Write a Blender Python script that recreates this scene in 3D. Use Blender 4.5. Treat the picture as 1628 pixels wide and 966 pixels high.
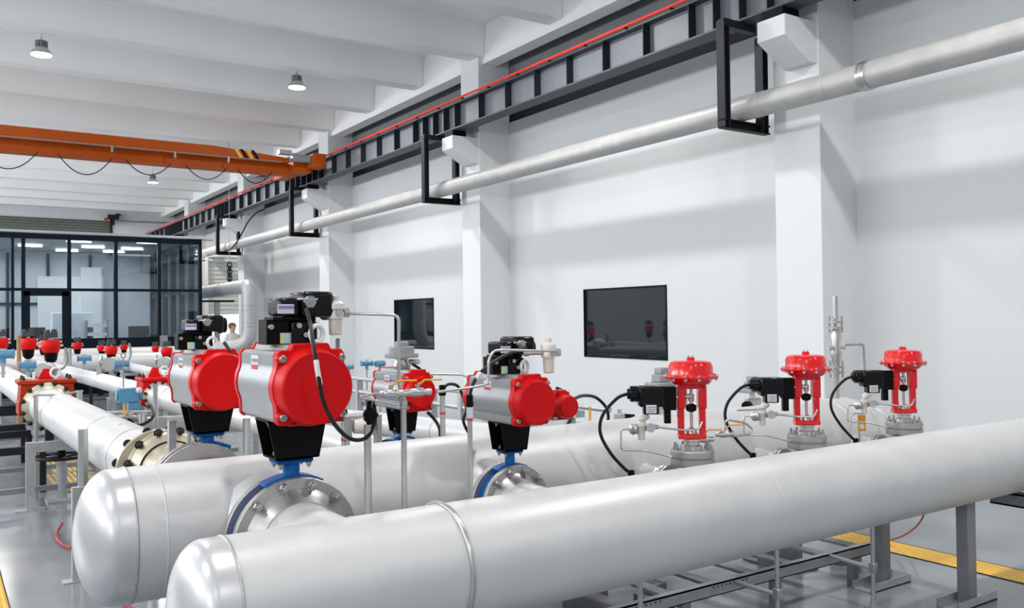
import bpy, bmesh, math, random
from mathutils import Vector, Matrix
random.seed(7)
PI = math.pi
scene = bpy.context.scene
for o in list(bpy.data.objects): bpy.data.objects.remove(o)
COL = scene.collection

# ------------------------------------------------------------------ camera
EYE = 1.8
FPX = 1376.35
yaw, pitch, roll = (math.radians(a) for a in (33.775, 0.976, -0.685))
fw = Vector((math.sin(yaw)*math.cos(pitch), math.cos(yaw)*math.cos(pitch), math.sin(pitch)))
r0 = Vector((math.cos(yaw), -math.sin(yaw), 0)); u0 = r0.cross(fw)
rt = math.cos(roll)*r0 + math.sin(roll)*u0
up = -math.sin(roll)*r0 + math.cos(roll)*u0
cd = bpy.data.cameras.new('camera'); cam = bpy.data.objects.new('camera', cd); COL.objects.link(cam)
cd.sensor_width = 36; cd.lens = FPX/1628*36; cd.clip_end = 200; cd.clip_start = .05
m = Matrix((rt, up, -fw)).transposed().to_4x4(); m.translation = Vector((0, 0, EYE))
cam.matrix_world = m
scene.camera = cam

def at(x, y, X=None, Y=None, Z=None):
    """world point seen at pixel (x, y) of the 1628 x 966 frame, on the plane X=, Y= or Z="""
    v = rt*((x-814)/FPX) - up*((y-483)/FPX) + fw
    t = X/v.x if X is not None else Y/v.y if Y is not None else (Z-EYE)/v.z
    return Vector((v.x*t, v.y*t, v.z*t + EYE))

# ------------------------------------------------------------------ world, light, exposure
scene.view_settings.view_transform = 'Standard'; scene.view_settings.look = 'None'
scene.view_settings.gamma = 1; scene.view_settings.use_curve_mapping = False
scene.view_settings.exposure = 0.13
W_ = bpy.data.worlds.new('world'); scene.world = W_; W_.use_nodes = True
W_.node_tree.nodes['Background'].inputs[0].default_value = (0.90, 0.95, 1, 1)
W_.node_tree.nodes['Background'].inputs[1].default_value = 0.5

def area(name, loc, target, sx, sy, power, col=(1, 1, 1), shape='RECTANGLE', spread=PI):
    l = bpy.data.lights.new(name, 'AREA'); l.shape = shape; l.size = sx
    if shape == 'RECTANGLE': l.size_y = sy
    l.energy = power; l.color = col; l.spread = spread
    o = bpy.data.objects.new(name, l); COL.objects.link(o); o.location = loc
    o.rotation_euler = (Vector(target)-Vector(loc)).to_track_quat('-Z', 'Y').to_euler()
    return o
# daylight through the window band of the left side wall
for k in range(7):
    y = -3 + k*7.5
    area('window_daylight', (-9.1, y, 4.95), (0, y, 4.6), 5.5, 1.2, 250 if k < 3 else 560, (0.93, 0.97, 1))
# high bay lamps: light of the rows (the lamps the photo shows are built further down)
LAMP_Z = EYE + 4.62
for x in (6.25, 1.6, -3.0):
    for k in range(-1, 6):
        y = 16.8 + 6.8*(k-2)
        area('high_bay_light', (x, y, LAMP_Z), (x, y, 0), .34, .34, (130 if x > 5 else 72) * (1 if k < 4 else 1.3), (1, .985, .96) if k < 4 else (1, .93, .86), 'DISK')
# fill light added inside the lobby, aimed at its back wall to whiten the doorway
area('doorway_fill', (8.5, 32.1, 3.6), (8.5, 33.2, 1.2), 1.2, .8, 160, (1, 1, 1))

# ------------------------------------------------------------------ materials
MATS = {}
def mat(name, col, rough=.5, metal=0., noise=0., nscale=6., bump=0., bscale=40., coat=0., emit=0., stretch=None, spec=None, rnoise=0.):
    if name in MATS: return MATS[name]
    ma = bpy.data.materials.new(name); ma.use_nodes = True; nt = ma.node_tree; N = nt.nodes; L = nt.links
    b = N['Principled BSDF']
    b.inputs['Base Color'].default_value = (*col, 1); b.inputs['Roughness'].default_value = rough
    b.inputs['Metallic'].default_value = metal; b.inputs['Coat Weight'].default_value = coat
    b.inputs['Coat Roughness'].default_value = .08
    if spec is not None: b.inputs['Specular IOR Level'].default_value = spec
    if emit: b.inputs['Emission Color'].default_value = (*col, 1); b.inputs['Emission Strength'].default_value = emit
    if noise or bump or rnoise:
        tc = N.new('ShaderNodeTexCoord'); mp = N.new('ShaderNodeMapping'); L.new(tc.outputs['Object'], mp.inputs[0])
        if stretch: mp.inputs['Scale'].default_value = stretch
    if noise or rnoise:
        nz = N.new('ShaderNodeTexNoise'); nz.inputs['Scale'].default_value = nscale; nz.inputs['Detail'].default_value = 6
        nz.inputs['Roughness'].default_value = .6; L.new(mp.outputs[0], nz.inputs[0])
    if noise:
        r = N.new('ShaderNodeMapRange'); L.new(nz.outputs[0], r.inputs[0]); r.inputs[1].default_value = .3; r.inputs[2].default_value = .7
        r.inputs[3].default_value = 1-noise; r.inputs[4].default_value = 1+noise*.5
        mx = N.new('ShaderNodeVectorMath'); mx.operation = 'SCALE'; mx.inputs[0].default_value = col; L.new(r.outputs[0], mx.inputs['Scale'])
        L.new(mx.outputs[0], b.inputs['Base Color'])
    if rnoise:
        r = N.new('ShaderNodeMapRange'); L.new(nz.outputs[0], r.inputs[0]); r.inputs[1].default_value = .3; r.inputs[2].default_value = .7
        r.inputs[3].default_value = max(.02, rough-rnoise); r.inputs[4].default_value = rough+rnoise; L.new(r.outputs[0], b.inputs['Roughness'])
    if bump:
        n2 = N.new('ShaderNodeTexNoise'); n2.inputs['Scale'].default_value = bscale; L.new(mp.outputs[0], n2.inputs[0])
        bp = N.new('ShaderNodeBump'); bp.inputs['Strength'].default_value = bump; bp.inputs['Distance'].default_value = .01
        L.new(n2.outputs[0], bp.inputs['Height']); L.new(bp.outputs[0], b.inputs['Normal'])
    MATS[name] = ma; return ma
wall_m = mat('white_wall_paint', (.655, .67, .682), .6, noise=.012, nscale=.8)
ceil_m = mat('ceiling_paint', (.90, .90, .895), .8, noise=.03, nscale=.9)
col_m = mat('column_paint', (.74, .752, .765), .55)
recess_m = mat('painted_recess_shade', (.035, .037, .042), .8)  # shade of the gap behind the girder, put into the colour
pipe_m = mat('pickled_stainless_pipe', (.66, .66, .665), .46, .18, noise=.055, nscale=3.5, rnoise=.07, bump=.015, bscale=7)
cap_m = mat('polished_stainless_cap', (.66, .66, .675), .36, .5, noise=.05, nscale=2.5, rnoise=.06, bump=.02, bscale=4)
weld_m = mat('weld_bead_steel', (.52, .52, .53), .42, .6, noise=.15, nscale=40)
ss_m = mat('stainless_steel', (.56, .56, .555), .30, .85, noise=.06, nscale=12)
flg_m = mat('machined_flange_steel', (.46, .45, .44), .40, .8, noise=.1, nscale=9, rnoise=.08)
galv_m = mat('galvanised_steel', (.50, .515, .53), .42, .55, noise=.14, nscale=14)
dpipe_m = mat('weathered_stainless_pipe', (.47, .465, .46), .5, .2, noise=.13, nscale=5, rnoise=.05)
bolt_m = mat('bolt_steel', (.42, .41, .40), .33, .9)
dbolt_m = mat('dark_oiled_bolt', (.035, .03, .028), .4, .6)
bei_m = mat('oiled_flange_steel', (.62, .565, .44), .38, .6, noise=.12, nscale=10)
red_m = mat('red_enamel', (.66, .003, .005), .42, 0, spec=.2, noise=.04, nscale=3)
cred_m = mat('bright_red_lacquer', (.76, .002, .006), .2, 0, coat=.4, spec=.4)
ored_m = mat('orange_red_paint', (.46, .035, .006), .45, spec=.25, noise=.15, nscale=9)
agr_m = mat('anodised_grey_aluminium', (.33, .34, .355), .42, .35, noise=.05, nscale=20)
dag_m = mat('cast_grey_aluminium', (.30, .31, .315), .45, .4, noise=.05, nscale=20)
blk_m = mat('black_powder_coat', (.003, .003, .0034), .5, spec=.12)
gbl_m = mat('glossy_black_plastic', (.004, .004, .005), .22, spec=.25)
rub_m = mat('black_rubber_cable', (.008, .008, .009), .42, spec=.3)
blu_m = mat('blue_valve_enamel', (.001, .10, .36), .35, spec=.25)
tbl_m = mat('transmitter_blue_paint', (.09, .27, .45), .35, coat=.2)
yel_m = mat('yellow_handle_vinyl', (.80, .40, .02), .4)
bge_m = mat('cream_regulator_paint', (.74, .69, .64), .35, .15)
wht_m = mat('white_plastic', (.82, .82, .81), .4)
org_m = mat('orange_crane_paint', (.43, .072, .002), .5, spec=.2, noise=.12, nscale=2)
gird_m = mat('slate_grey_girder_paint', (.06, .068, .08), .55, noise=.1, nscale=3)
dgir_m = mat('dark_girder_paint', (.014, .017, .022), .5, spec=.25, noise=.1, nscale=5)
rail_m = mat('red_conductor_rail', (.85, .035, .015), .35)
navy_m = mat('dark_navy_frame', (.003, .009, .016), .4, spec=.12)
stl_m = mat('grey_support_paint', (.27, .275, .29), .4, .3, noise=.12, nscale=8)
lbl_m = mat('printed_label', (.72, .73, .78), .4)
rlb_m = mat('red_label_print', (.62, .06, .06), .5)
led_m = mat('lamp_diffuser', (1, .99, .96), .4, emit=7)
# ------------------------------------------------------------------ mesh helpers
def frame(d):
    d = Vector(d).normalized(); a = Vector((0, 0, 1)) if abs(d.z) < .9 else Vector((1, 0, 0))
    u = a.cross(d).normalized(); return u, d.cross(u).normalized(), d
class MB:
    def __init__(s): s.v = []; s.f = []
    def add(s, vs, fs):
        n = len(s.v); s.v += [Vector(a) for a in vs]; s.f += [tuple(i+n for i in f) for f in fs]; return s
    def hexa(s, p): return s.add(p, [(0, 3, 2, 1), (4, 5, 6, 7), (0, 1, 5, 4), (1, 2, 6, 5), (2, 3, 7, 6), (3, 0, 4, 7)])
    def box(s, c, d, rz=0, top=1.0, M=None):
        P = []
        for z in (-1, 1):
            k = top if z > 0 else 1
            for x, y in ((-1, -1), (1, -1), (1, 1), (-1, 1)):
                v = Vector((x*d[0]/2*k, y*d[1]/2*k, z*d[2]/2))
                if rz: v = Matrix.Rotation(rz, 3, 'Z') @ v
                if M: v = M @ v
                P.append(v + Vector(c))
        return s.hexa(P)
    def b2(s, a, b):
        a, b = Vector(a), Vector(b); return s.box((a+b)/2, [abs(b[i]-a[i]) for i in range(3)])
    def bar(s, a, b, w, h, upv=(0, 0, 1)):
        a, b = Vector(a), Vector(b); d = (b-a).normalized(); x = d.cross(Vector(upv)).normalized(); z = x.cross(d)
        return s.hexa([a-x*w/2-z*h/2, a+x*w/2-z*h/2, b+x*w/2-z*h/2, b-x*w/2-z*h/2,
                       a-x*w/2+z*h/2, a+x*w/2+z*h/2, b+x*w/2+z*h/2, b-x*w/2+z*h/2])
    def lathe(s, prof, o, ax, n=32, close=True):
        u, v, d = frame(ax); o = Vector(o); vs = []; fs = []; m = len(prof)
        for r, h in prof:
            for k in range(n):
                t = 2*PI*k/n; vs.append(o + d*h + u*(r*math.cos(t)) + v*(r*math.sin(t)))
        for i in range(m-1):
            for k in range(n):
                k2 = (k+1) % n; fs.append((i*n+k, i*n+k2, (i+1)*n+k2, (i+1)*n+k))
        if close:
            fs.append(tuple(reversed(range(n)))); fs.append(tuple((m-1)*n+k for k in range(n)))
        return s.add(vs, fs)
    def cyl(s, a, b, r, r1=None, n=20):
        a, b = Vector(a), Vector(b); L = (b-a).length
        return s.lathe([(r, 0), (r if r1 is None else r1, L)], a, b-a, n)
    def tube(s, pts, r, n=10, smooth=0, closed=False):
        pts = [Vector(p) for p in pts]
        if smooth: pts = crom(pts, smooth)
        u, v, d = frame(pts[1]-pts[0]); vs = []; m = len(pts)
        for i, p in enumerate(pts):
            a = pts[max(i-1, 0)]; b = pts[min(i+1, m-1)]; t = (b-a).normalized()
            u = (u - t*u.dot(t)).normalized(); v = t.cross(u)
            for k in range(n):
                q = 2*PI*k/n; vs.append(p + u*(r*math.cos(q)) + v*(r*math.sin(q)))
        fs = [(i*n+k, i*n+(k+1) % n, (i+1)*n+(k+1) % n, (i+1)*n+k) for i in range(m-1) for k in range(n)]
        fs += [tuple(reversed(range(n))), tuple((m-1)*n+k for k in range(n))]
        return s.add(vs, fs)
    def torus(s, c, ax, R, r, n=48, k=8):
        u, v, d = frame(ax); c = Vector(c); vs = []; fs = []
        for i in range(n):
            t = 2*PI*i/n; e = u*math.cos(t)+v*math.sin(t)
            for j in range(k):
                q = 2*PI*j/k; vs.append(c + e*(R+r*math.cos(q)) + d*(r*math.sin(q)))
        for i in range(n):
            for j in range(k):
                a, b = (i+1) % n, (j+1) % k; fs.append((i*k+j, a*k+j, a*k+b, i*k+b))
        return s.add(vs, fs)
    def sph(s, c, r, n=16, sc=(1, 1, 1)):
        vs = []; fs = []; m = n//2
        for i in range(m+1):
            a = PI*i/m
            for k in range(n):
                t = 2*PI*k/n; vs.append(Vector(c)+Vector((r*sc[0]*math.sin(a)*math.cos(t), r*sc[1]*math.sin(a)*math.sin(t), r*sc[2]*math.cos(a))))
        for i in range(m):
            for k in range(n): fs.append((i*n+k, (i+1)*n+k, (i+1)*n+(k+1) % n, i*n+(k+1) % n))
        return s.add(vs, fs)
    def prism(s, poly, f, a, b, fb=None):
        """poly: 2-d outline; f(u, v, w) -> point; from w=a to w=b"""
        n = len(poly); vs = [f(u, v, a) for u, v in poly] + [(fb or f)(u, v, b) for u, v in poly]
        fs = [tuple(reversed(range(n))), tuple(range(n, 2*n))] + [(i, (i+1) % n, n+(i+1) % n, n+i) for i in range(n)]
        return s.add(vs, fs)
    def build(s, name, material, parent=None, bevel=0, auto=38):
        me = bpy.data.meshes.new(name); bm = bmesh.new()
        vv = [bm.verts.new(p) for p in s.v]
        for f in s.f:
            try: bm.faces.new([vv[i] for i in f])
            except ValueError: pass
        bmesh.ops.remove_doubles(bm, verts=bm.verts, dist=1e-6)
        bmesh.ops.recalc_face_normals(bm, faces=bm.faces)
        if auto:
            for f in bm.faces: f.smooth = True
            for e in bm.edges:
                e.smooth = len(e.link_faces) == 2 and e.calc_face_angle(0) < math.radians(auto)
        bm.to_mesh(me); bm.free()
        me.materials.append(material)
        o = bpy.data.objects.new(name, me); COL.objects.link(o)
        if parent: o.parent = parent
        if bevel:
            md = o.modifiers.new('bevel', 'BEVEL'); md.width = bevel; md.segments = 2; md.limit_method = 'ANGLE'; md.angle_limit = math.radians(40)
        return o
def crom(P, k):
    out = []; n = len(P)
    for i in range(n-1):
        a, b, c, d = P[max(i-1, 0)], P[i], P[i+1], P[min(i+2, n-1)]
        for j in range(k):
            t = j/k
            out.append(.5*((2*b) + (c-a)*t + (2*a-5*b+4*c-d)*t*t + (3*b-a-3*c+d)*t**3))
    return out + [P[-1]]
def bend(P, r=.03, k=5):
    """polyline with rounded corners"""
    P = [Vector(p) for p in P]; out = [P[0]]
    for i in range(1, len(P)-1):
        a, b, c = P[i-1], P[i], P[i+1]; q = min(r, (a-b).length*.45, (c-b).length*.45)
        s0 = b+(a-b).normalized()*q; s1 = b+(c-b).normalized()*q
        for j in range(k+1):
            t = j/k; out.append(s0*(1-t)**2 + b*2*t*(1-t) + s1*t*t)
    return out + [P[-1]]
def tag(o, label=None, cat=None, group=None, kind=None):
    if label: o['label'] = label
    if cat: o['category'] = cat
    if group: o['group'] = group
    if kind: o['kind'] = kind
    return o
def thing(name, loc, label, cat, group=None, rz=0, kind=None):
    o = bpy.data.objects.new(name, None); COL.objects.link(o); o.empty_display_size = .1
    o.location = loc; o.rotation_euler = (0, 0, rz)
    return tag(o, label, cat, group, kind)
KIDS = lambda r: [c for c in bpy.data.objects if c.parent == r]
def copy_tree(o, loc=None, label=None, group=None, rz=None, parent=None, sc=None):
    c = o.copy(); COL.objects.link(c)
    if parent: c.parent = parent
    if loc is not None: c.location = loc
    if label: c['label'] = label
    if group: c['group'] = group
    if rz is not None: c.rotation_euler = (0, 0, rz)
    if sc: c.scale = (sc, sc, sc)
    for ch in KIDS(o): copy_tree(ch, parent=c)
    return c
def hexbolt(mb, p, ax, r, h, washer=True):
    p = Vector(p); ax = Vector(ax).normalized()
    if washer: mb.lathe([(r*1.35, -.001), (r*1.35, h*.18)], p, ax, 16)
    mb.lathe([(r, h*.15), (r, h*.62), (r*.86, h*.72)], p, ax, 6)
    mb.lathe([(r*.55, h*.6), (r*.55, h), (r*.4, h*1.08)], p, ax, 12)
def flange(parent, name, c, ax, R, r_in, t, nb, br, m=flg_m, bm=bolt_m, hub=None, bolts=True, phase=.5, bh=.035, blabel=None):
    """a pipe flange: ring with raised hub on the side ax points to; bolts on that side as sub-parts"""
    c = Vector(c); ax = Vector(ax).normalized(); mb = MB()
    prof = [(r_in*.98, 0), (R*.985, 0), (R, .004), (R, t-.004), (R*.985, t), (r_in*1.28, t), (r_in*1.2, t+.012)]
    if hub: prof += [(r_in*1.13, t+hub*.45), (r_in*1.0, t+hub)]
    mb.lathe(prof, c, ax, 56, close=False)
    f = mb.build(name, m, parent)
    if bolts:
        u, v, d = frame(ax); rb = (R+r_in*1.22)/2
        for k in range(nb):
            a = 2*PI*(k+phase)/nb; b = MB(); hexbolt(b, c+d*t+(u*math.cos(a)+v*math.sin(a))*rb, d, br, bh)
            b.build('bolt', bm, f)
    return f
# ------------------------------------------------------------------ structure
WX = 9.3            # right wall
COLY = [-8.53, -1.03, 6.37, 13.95, 21.5, 28.95, 36.5]
FARY = 42.0; DOY = 31.4
def S(o, label=None):
    o['kind'] = 'structure'
    if label: o['label'] = label
    return o
# floor: grey epoxy, glossy with soft cloudy patches
fm = bpy.data.materials.new('grey_epoxy_floor'); fm.use_nodes = True; nt = fm.node_tree; N = nt.nodes; L = nt.links; b = N['Principled BSDF']
tc = N.new('ShaderNodeTexCoord'); nz = N.new('ShaderNodeTexNoise'); nz.inputs['Scale'].default_value = .8; nz.inputs['Detail'].default_value = 3; L.new(tc.outputs['Object'], nz.inputs[0])
rp = N.new('ShaderNodeValToRGB'); L.new(nz.outputs[0], rp.inputs[0]); rp.color_ramp.elements[0].position = .35; rp.color_ramp.elements[1].position = .7
rp.color_ramp.elements[0].color = (.19, .215, .235, 1); rp.color_ramp.elements[1].color = (.30, .33, .35, 1); L.new(rp.outputs[0], b.inputs['Base Color'])
n2 = N.new('ShaderNodeTexNoise'); n2.inputs['Scale'].default_value = 3; n2.inputs['Detail'].default_value = 4; L.new(tc.outputs['Object'], n2.inputs[0])
mr = N.new('ShaderNodeMapRange'); L.new(n2.outputs[0], mr.inputs[0]); mr.inputs[3].default_value = .08; mr.inputs[4].default_value = .26; L.new(mr.outputs[0], b.inputs['Roughness'])
S(MB().b2((-9.6, -10, -.12), (WX+.25, FARY+.3, 0)).build('floor', fm, auto=0))
# ceiling slab
CB = EYE+4.98      # underside of the transverse beams
S(MB().b2((-9.6, -10, CB+.62), (WX+.25, FARY+.3, CB+.8)).build('ceiling', ceil_m, auto=0))
n = 1
for k in range(-9, 12):
    y = 14.27 + 2.47*k
    if y > FARY: continue
    S(MB().prism([(-.19, 0), (.19, 0), (.26, .64), (-.26, .64)], lambda u, v, w: (w, y-.19+u, CB+v), -9.3, 8.72).build('trim_%d' % n, ceil_m, auto=0, bevel=.012), 'white transverse ceiling beam'); n += 1
S(MB().b2((8.72, -10, EYE+4.86), (9.02, FARY, CB+.64)).build('trim_%d' % n, ceil_m, auto=0), 'white longitudinal ceiling beam beside the right wall'); n += 1
# right wall: lower panel, recess and upper wall coloured dark for the shade behind the crane girder
PT = EYE+3.80
win = [(at(928, 459, X=WX), at(1062, 573, X=WX)), (at(627, 477, X=WX), at(690.5, 555, X=WX))]
wins = sorted([(b.y, a.y, min(a.z, b.z), max(a.z, b.z)) for a, b in win])
wy = [(w[0], w[1], EYE-.665, EYE+.49) for w in wins]
mb = MB(); ys = [-10] + [q for w in wy for q in (w[0], w[1])] + [FARY]
for i in range(0, len(ys), 2): mb.b2((WX, ys[i], 0), (WX+.25, ys[i+1], PT))
for y0, y1, z0, z1 in wy: mb.b2((WX, y0, 0), (WX+.25, y1, z0)); mb.b2((WX, y0, z1), (WX+.25, y1, PT))
S(mb.build('wall_right', wall_m, auto=0))
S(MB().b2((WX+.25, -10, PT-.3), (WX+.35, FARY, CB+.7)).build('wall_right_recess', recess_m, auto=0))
S(MB().b2((WX+.02, -10, EYE+4.45), (WX+.25, FARY, CB+.64)).build('wall_right_upper', mat('shaded_precast_panel', (.22, .225, .235), .8, noise=.15, nscale=1.5), auto=0))  # panel colour darkened to stand for the unlit upper wall
# columns with sloping corbels
for i, y in enumerate(COLY):
    mb = MB().b2((8.62, y, 0), (WX+.02, y+.66, CB+.64))
    mb.prism([(8.05, EYE+3.44), (8.05, EYE+3.2), (8.5, EYE+2.95), (8.66, EYE+2.95), (8.66, EYE+3.44)],
             lambda u, v, w: (u, w, v), y+.02, y+.42)
    S(mb.build('trim_%d' % n, col_m, auto=0, bevel=.008), 'white concrete column with a sloping corbel under the crane girder'); n += 1
# far wall, with the two shutters
gz = EYE+4.62; wx0 = at(326, 450, Y=DOY).x
GX1 = at(176, 348, Y=FARY).x
wz = EYE+2.2
mb = MB()
mb.b2((-9.6, FARY, gz), (WX+.25, FARY+.25, CB+.64)); mb.b2((GX1, FARY, 0), (WX+.25, FARY+.25, gz))
mb.b2((-9.6, FARY, 0), (-4.2, FARY+.25, gz))
S(mb.build('wall_far', wall_m, auto=0))
# low lobby added behind the half-open white shutter, its lit back wall brightening the doorway
mb = MB().b2((wx0-.25, DOY, 0), (wx0+.1, DOY+.2, wz)).b2((wx0-.25, DOY, wz-.04), (WX, DOY+.2, wz+.12)).b2((WX-.05, DOY, 0), (WX+.02, DOY+.2, wz))
mb.b2((wx0-.25, DOY+.2, 0), (wx0-.15, DOY+2, wz+.12)).b2((wx0-.25, DOY+1.9, 0), (WX, DOY+2, wz+.12)).b2((wx0-.25, DOY, wz+.06), (WX, DOY+2, wz+.12))
S(mb.build('wall_added_lobby', wall_m, auto=0))
S(MB().b2((-9.6, -10, 0), (-9.35, FARY, 3.4)).b2((-9.6, -10, 6.2), (-9.35, FARY, CB+.7)).b2((-9.6, -10, 3.4), (-9.35, -6.5, 6.2)).build('wall_left', wall_m, auto=0))
for k in range(7):
    y = -6.5+7.5*k
    S(MB().b2((-9.6, y+6.4, 3.4), (-9.35, y+7.6, 6.2)).build('trim_%d' % n, wall_m, auto=0)); n += 1
# roller shutters
def slats(x0, x1, z0, z1, y, pitch, m, name):
    mb = MB(); k = int((z1-z0)/pitch); poly = []
    for i in range(k+1):
        z = z0 + i*pitch; poly += [(z, 0), (z+pitch*.25, -.028), (z+pitch*.7, -.028), (z+pitch*.93, 0)]
    poly = [p for p in poly if p[0] <= z1+1e-6]
    vs = [(x0, y+p[1], p[0]) for p in poly] + [(x1, y+p[1], p[0]) for p in poly]; q = len(poly)
    mb.add(vs, [(i, i+1, q+i+1, q+i) for i in range(q-1)]); return mb.build(name, m, auto=0)
dr = thing('door_1', (0, 0, 0), 'grey-green roller shutter closed behind the glass room', 'door'); dr['kind'] = 'structure'
o = slats(-4.2, GX1, 0, gz, FARY+.12, .12, mat('grey_green_shutter', (.145, .165, .145), .45, .2), 'slat_curtain'); o.parent = dr
MB().b2((GX1-.03, FARY-.06, 0), (GX1+.06, FARY+.06, gz+.05)).build('guide_rail', dgir_m, dr)
dr = thing('door_2', (0, 0, 0), 'white roller shutter half raised over the bright doorway', 'door'); dr['kind'] = 'structure'
dz = at(355, 500, Y=DOY).z
o = slats(wx0+.1, WX-.05, dz, wz, DOY+.1, .155, mat('cream_white_shutter', (.66, .68, .64), .5), 'slat_curtain'); o.parent = dr
MB().b2((wx0+.02, DOY-.05, 0), (wx0+.1, DOY+.0, wz+.1)).build('guide_rail', wht_m, dr)
# wall windows of the right wall: dark glass in thin black frames
glassd = mat('dark_window_glass', (.008, .014, .017), .03, spec=.9)
for i, (y0, y1, z0, z1) in enumerate(reversed(wy)):
    w = thing('window_%d' % (i+1), (0, 0, 0), 'dark window farther along the white wall, behind the rear actuators' if i == 0 else 'dark window nearer the camera in the white wall', 'window'); w['kind'] = 'structure'
    f = .028
    MB().b2((WX-.012, y0, z0), (WX+.12, y1, z0+f)).b2((WX-.012, y0, z1-f), (WX+.12, y1, z1)).b2((WX-.012, y0, z0), (WX+.12, y0+f, z1)).b2((WX-.012, y1-f, z0), (WX+.12, y1, z1)).build('window_frame', blk_m, w, auto=0)
    MB().b2((WX+.012, y0+f, z0+f), (WX+.02, y1-f, z1-f)).build('pane', glassd, w, auto=0)
# crane runway girder on the corbels
gr = thing('crane_runway_girder', (8.22, 0, EYE+3.55), 'x', 'crane girder')
gr['label'] = 'long dark grey steel crane runway girder carrying the red conductor rail'
y0, y1 = -4, FARY-.05
MB().b2((-.14, y0, 0), (.14, y1, .025)).b2((-.14, y0, .465), (.14, y1, .49)).build('flange_plates', gird_m, gr, auto=0)
MB().b2((-.008, y0, .025), (.008, y1, .465)).build('web_plate', mat('girder_web_paint', (.17, .185, .21), .5, .0, noise=.12, nscale=2), gr, auto=0)
k = 0; y = -3.6
while y < y1-.3:
    dcol = min(abs(y-(c+.3)) for c in COLY)
    MB().b2((-.135, y, .025), (-.008, y+.012, .465)).build('stiffener', dgir_m, gr, auto=0)
    y += .42 if dcol < 1.1 else .86
MB().b2((-.04, y0, .49), (.04, y1, .55)).build('crane_track', dgir_m, gr, auto=0)
MB().tube([(-.17, y0, .525), (-.17, y1, .525)], .022, 8).build('conductor_rail', rail_m, gr)['label'] = 'red conductor rail along the top edge'
for i in range(40): MB().b2((-.18, y0+.5+i*.9, .485), (-.12, y0+.53+i*.9, .51)).build('rail_hook', dgir_m, gr, auto=0)
for c in COLY: MB().b2((-.13, c+.08, -.105), (.16, c+.38, 0)).build('bearing_plate', blk_m, gr, auto=0)
# overhead pipe and its hangers
PX, PZ, PR = 8.17, EYE+2.51, .144
op = thing('overhead_pipe', (PX, 0, PZ), 'long weathered grey steel pipe hung in frames under the crane girder', 'pipe')
MB().cyl((0, -4, 0), (0, FARY, 0), PR, n=40).build('pipe_shell', dpipe_m, op)
for y in (5.9, 9.6, 13.0, 15.6, 18.6, 24.9): MB().torus((0, y, 0), (0, 1, 0), PR, .003, 40, 6).build('weld_seam', weld_m, op)
yc = at(1370, 120, X=PX-.1).y
MB().lathe([(PR, -.05), (PR+.012, -.05), (PR+.014, -.01), (PR+.006, 0), (PR+.014, .012), (PR+.012, .05), (PR, .05)], (0, yc, 0), (0, 1, 0), 40, close=False).build('clamp_ring', ss_m, op)['label'] = 'shiny clamp ring'
yb = at(1180, 160, X=PX-.12).y
MB().lathe([(PR, 0), (PR+.004, 0), (PR+.004, .35), (PR, .35)], (0, yb-.25, 0), (0, 1, 0), 40, close=False).build('hanger_shadow_band', dpipe_m, op)  # raised band standing in for the hanger's shadow on the pipe
def hanger(y, label):
    h = thing('pipe_hanger', (0, y, EYE), label, 'pipe hanger', 'black frames hanging the overhead pipe')
    MB().b2((7.785, -.06, 2.25), (7.80, .06, 3.52)).b2((7.87, -.06, 2.25), (7.885, .06, 3.52)).b2((7.80, -.006, 2.25), (7.87, .006, 3.52)).build('upright', dgir_m, h, auto=0)
    MB().b2((8.46, -.06, 2.25), (8.475, .06, 3.43)).b2((8.545, -.06, 2.25), (8.56, .06, 3.43)).b2((8.475, -.006, 2.25), (8.545, .006, 3.43)).build('upright', dgir_m, h, auto=0)
    MB().b2((7.78, -.05, 2.325), (8.6, .05, 2.345)).b2((7.78, -.05, 2.235), (8.6, .05, 2.25)).b2((7.79, -.01, 2.25), (8.6, .01, 2.33)).build('cradle_beam', blk_m, h, auto=0)
    MB().b2((7.80, -.05, 3.45), (8.36, .05, 3.545)).build('top_beam', dgir_m, h, auto=0)
    return h
for y, lb in ((7.12, 'black pipe hanger frame beside the nearest corbel, largest of the frames'), (14.65, 'black pipe hanger frame under the second corbel, left of the middle column'),
              (22.1, 'black pipe hanger frame above the large black valve positioner, third frame along'), (29.2, 'farthest and smallest black pipe hanger frame, by the glass room corner')):
    hanger(y, lb)
# ------------------------------------------------------------------ header pipes
HZ = EYE-.9395
def header(name, label, Y, r, x0, x1, z=HZ, capL=True, welds=(), mcap=cap_m):
    h = thing(name, (x0, Y, z), label, 'pipe'); L_ = x1-x0
    MB().lathe([(r, 0), (r, L_)], (0, 0, 0), (1, 0, 0), 96, close=False).build('pipe_shell', pipe_m, h)
    if capL:
        pr = [(r*math.cos(a), -.06-.5*r*math.sin(a)) for a in [PI/2*i/14 for i in range(15)]]; pr[-1] = (.002, pr[-1][1])
        MB().lathe([(r, 0)] + pr, (0, 0, 0), (1, 0, 0), 96).build('end_cap', mcap, h)['label'] = 'shiny domed end cap'
        MB().torus((0, 0, 0), (1, 0, 0), r-.001, .006, 96, 8).build('weld_seam', weld_m, h)
    for w in welds: MB().torus((w-x0, 0, 0), (1, 0, 0), r-.002, .0042, 96, 6).build('weld_seam', pipe_m, h)
    return h
h1 = header('header_pipe', 'nearest long white steel header pipe with domed left end, across the front', 2.926, .229, .80, 9.0, welds=(3.35,))
MB().torus((.82, 0, 0), (1, 0, 0), .233, .010, 96, 10).build('strap_ring', ss_m, h1)['label'] = 'raised ring around the pipe'
Y2, R2 = 4.175, .2966
h2 = header('header_pipe', 'second large steel header pipe, its domed end left of the nearest one', Y2, R2, .71, 5.9, welds=(.83, 5.62))
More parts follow.
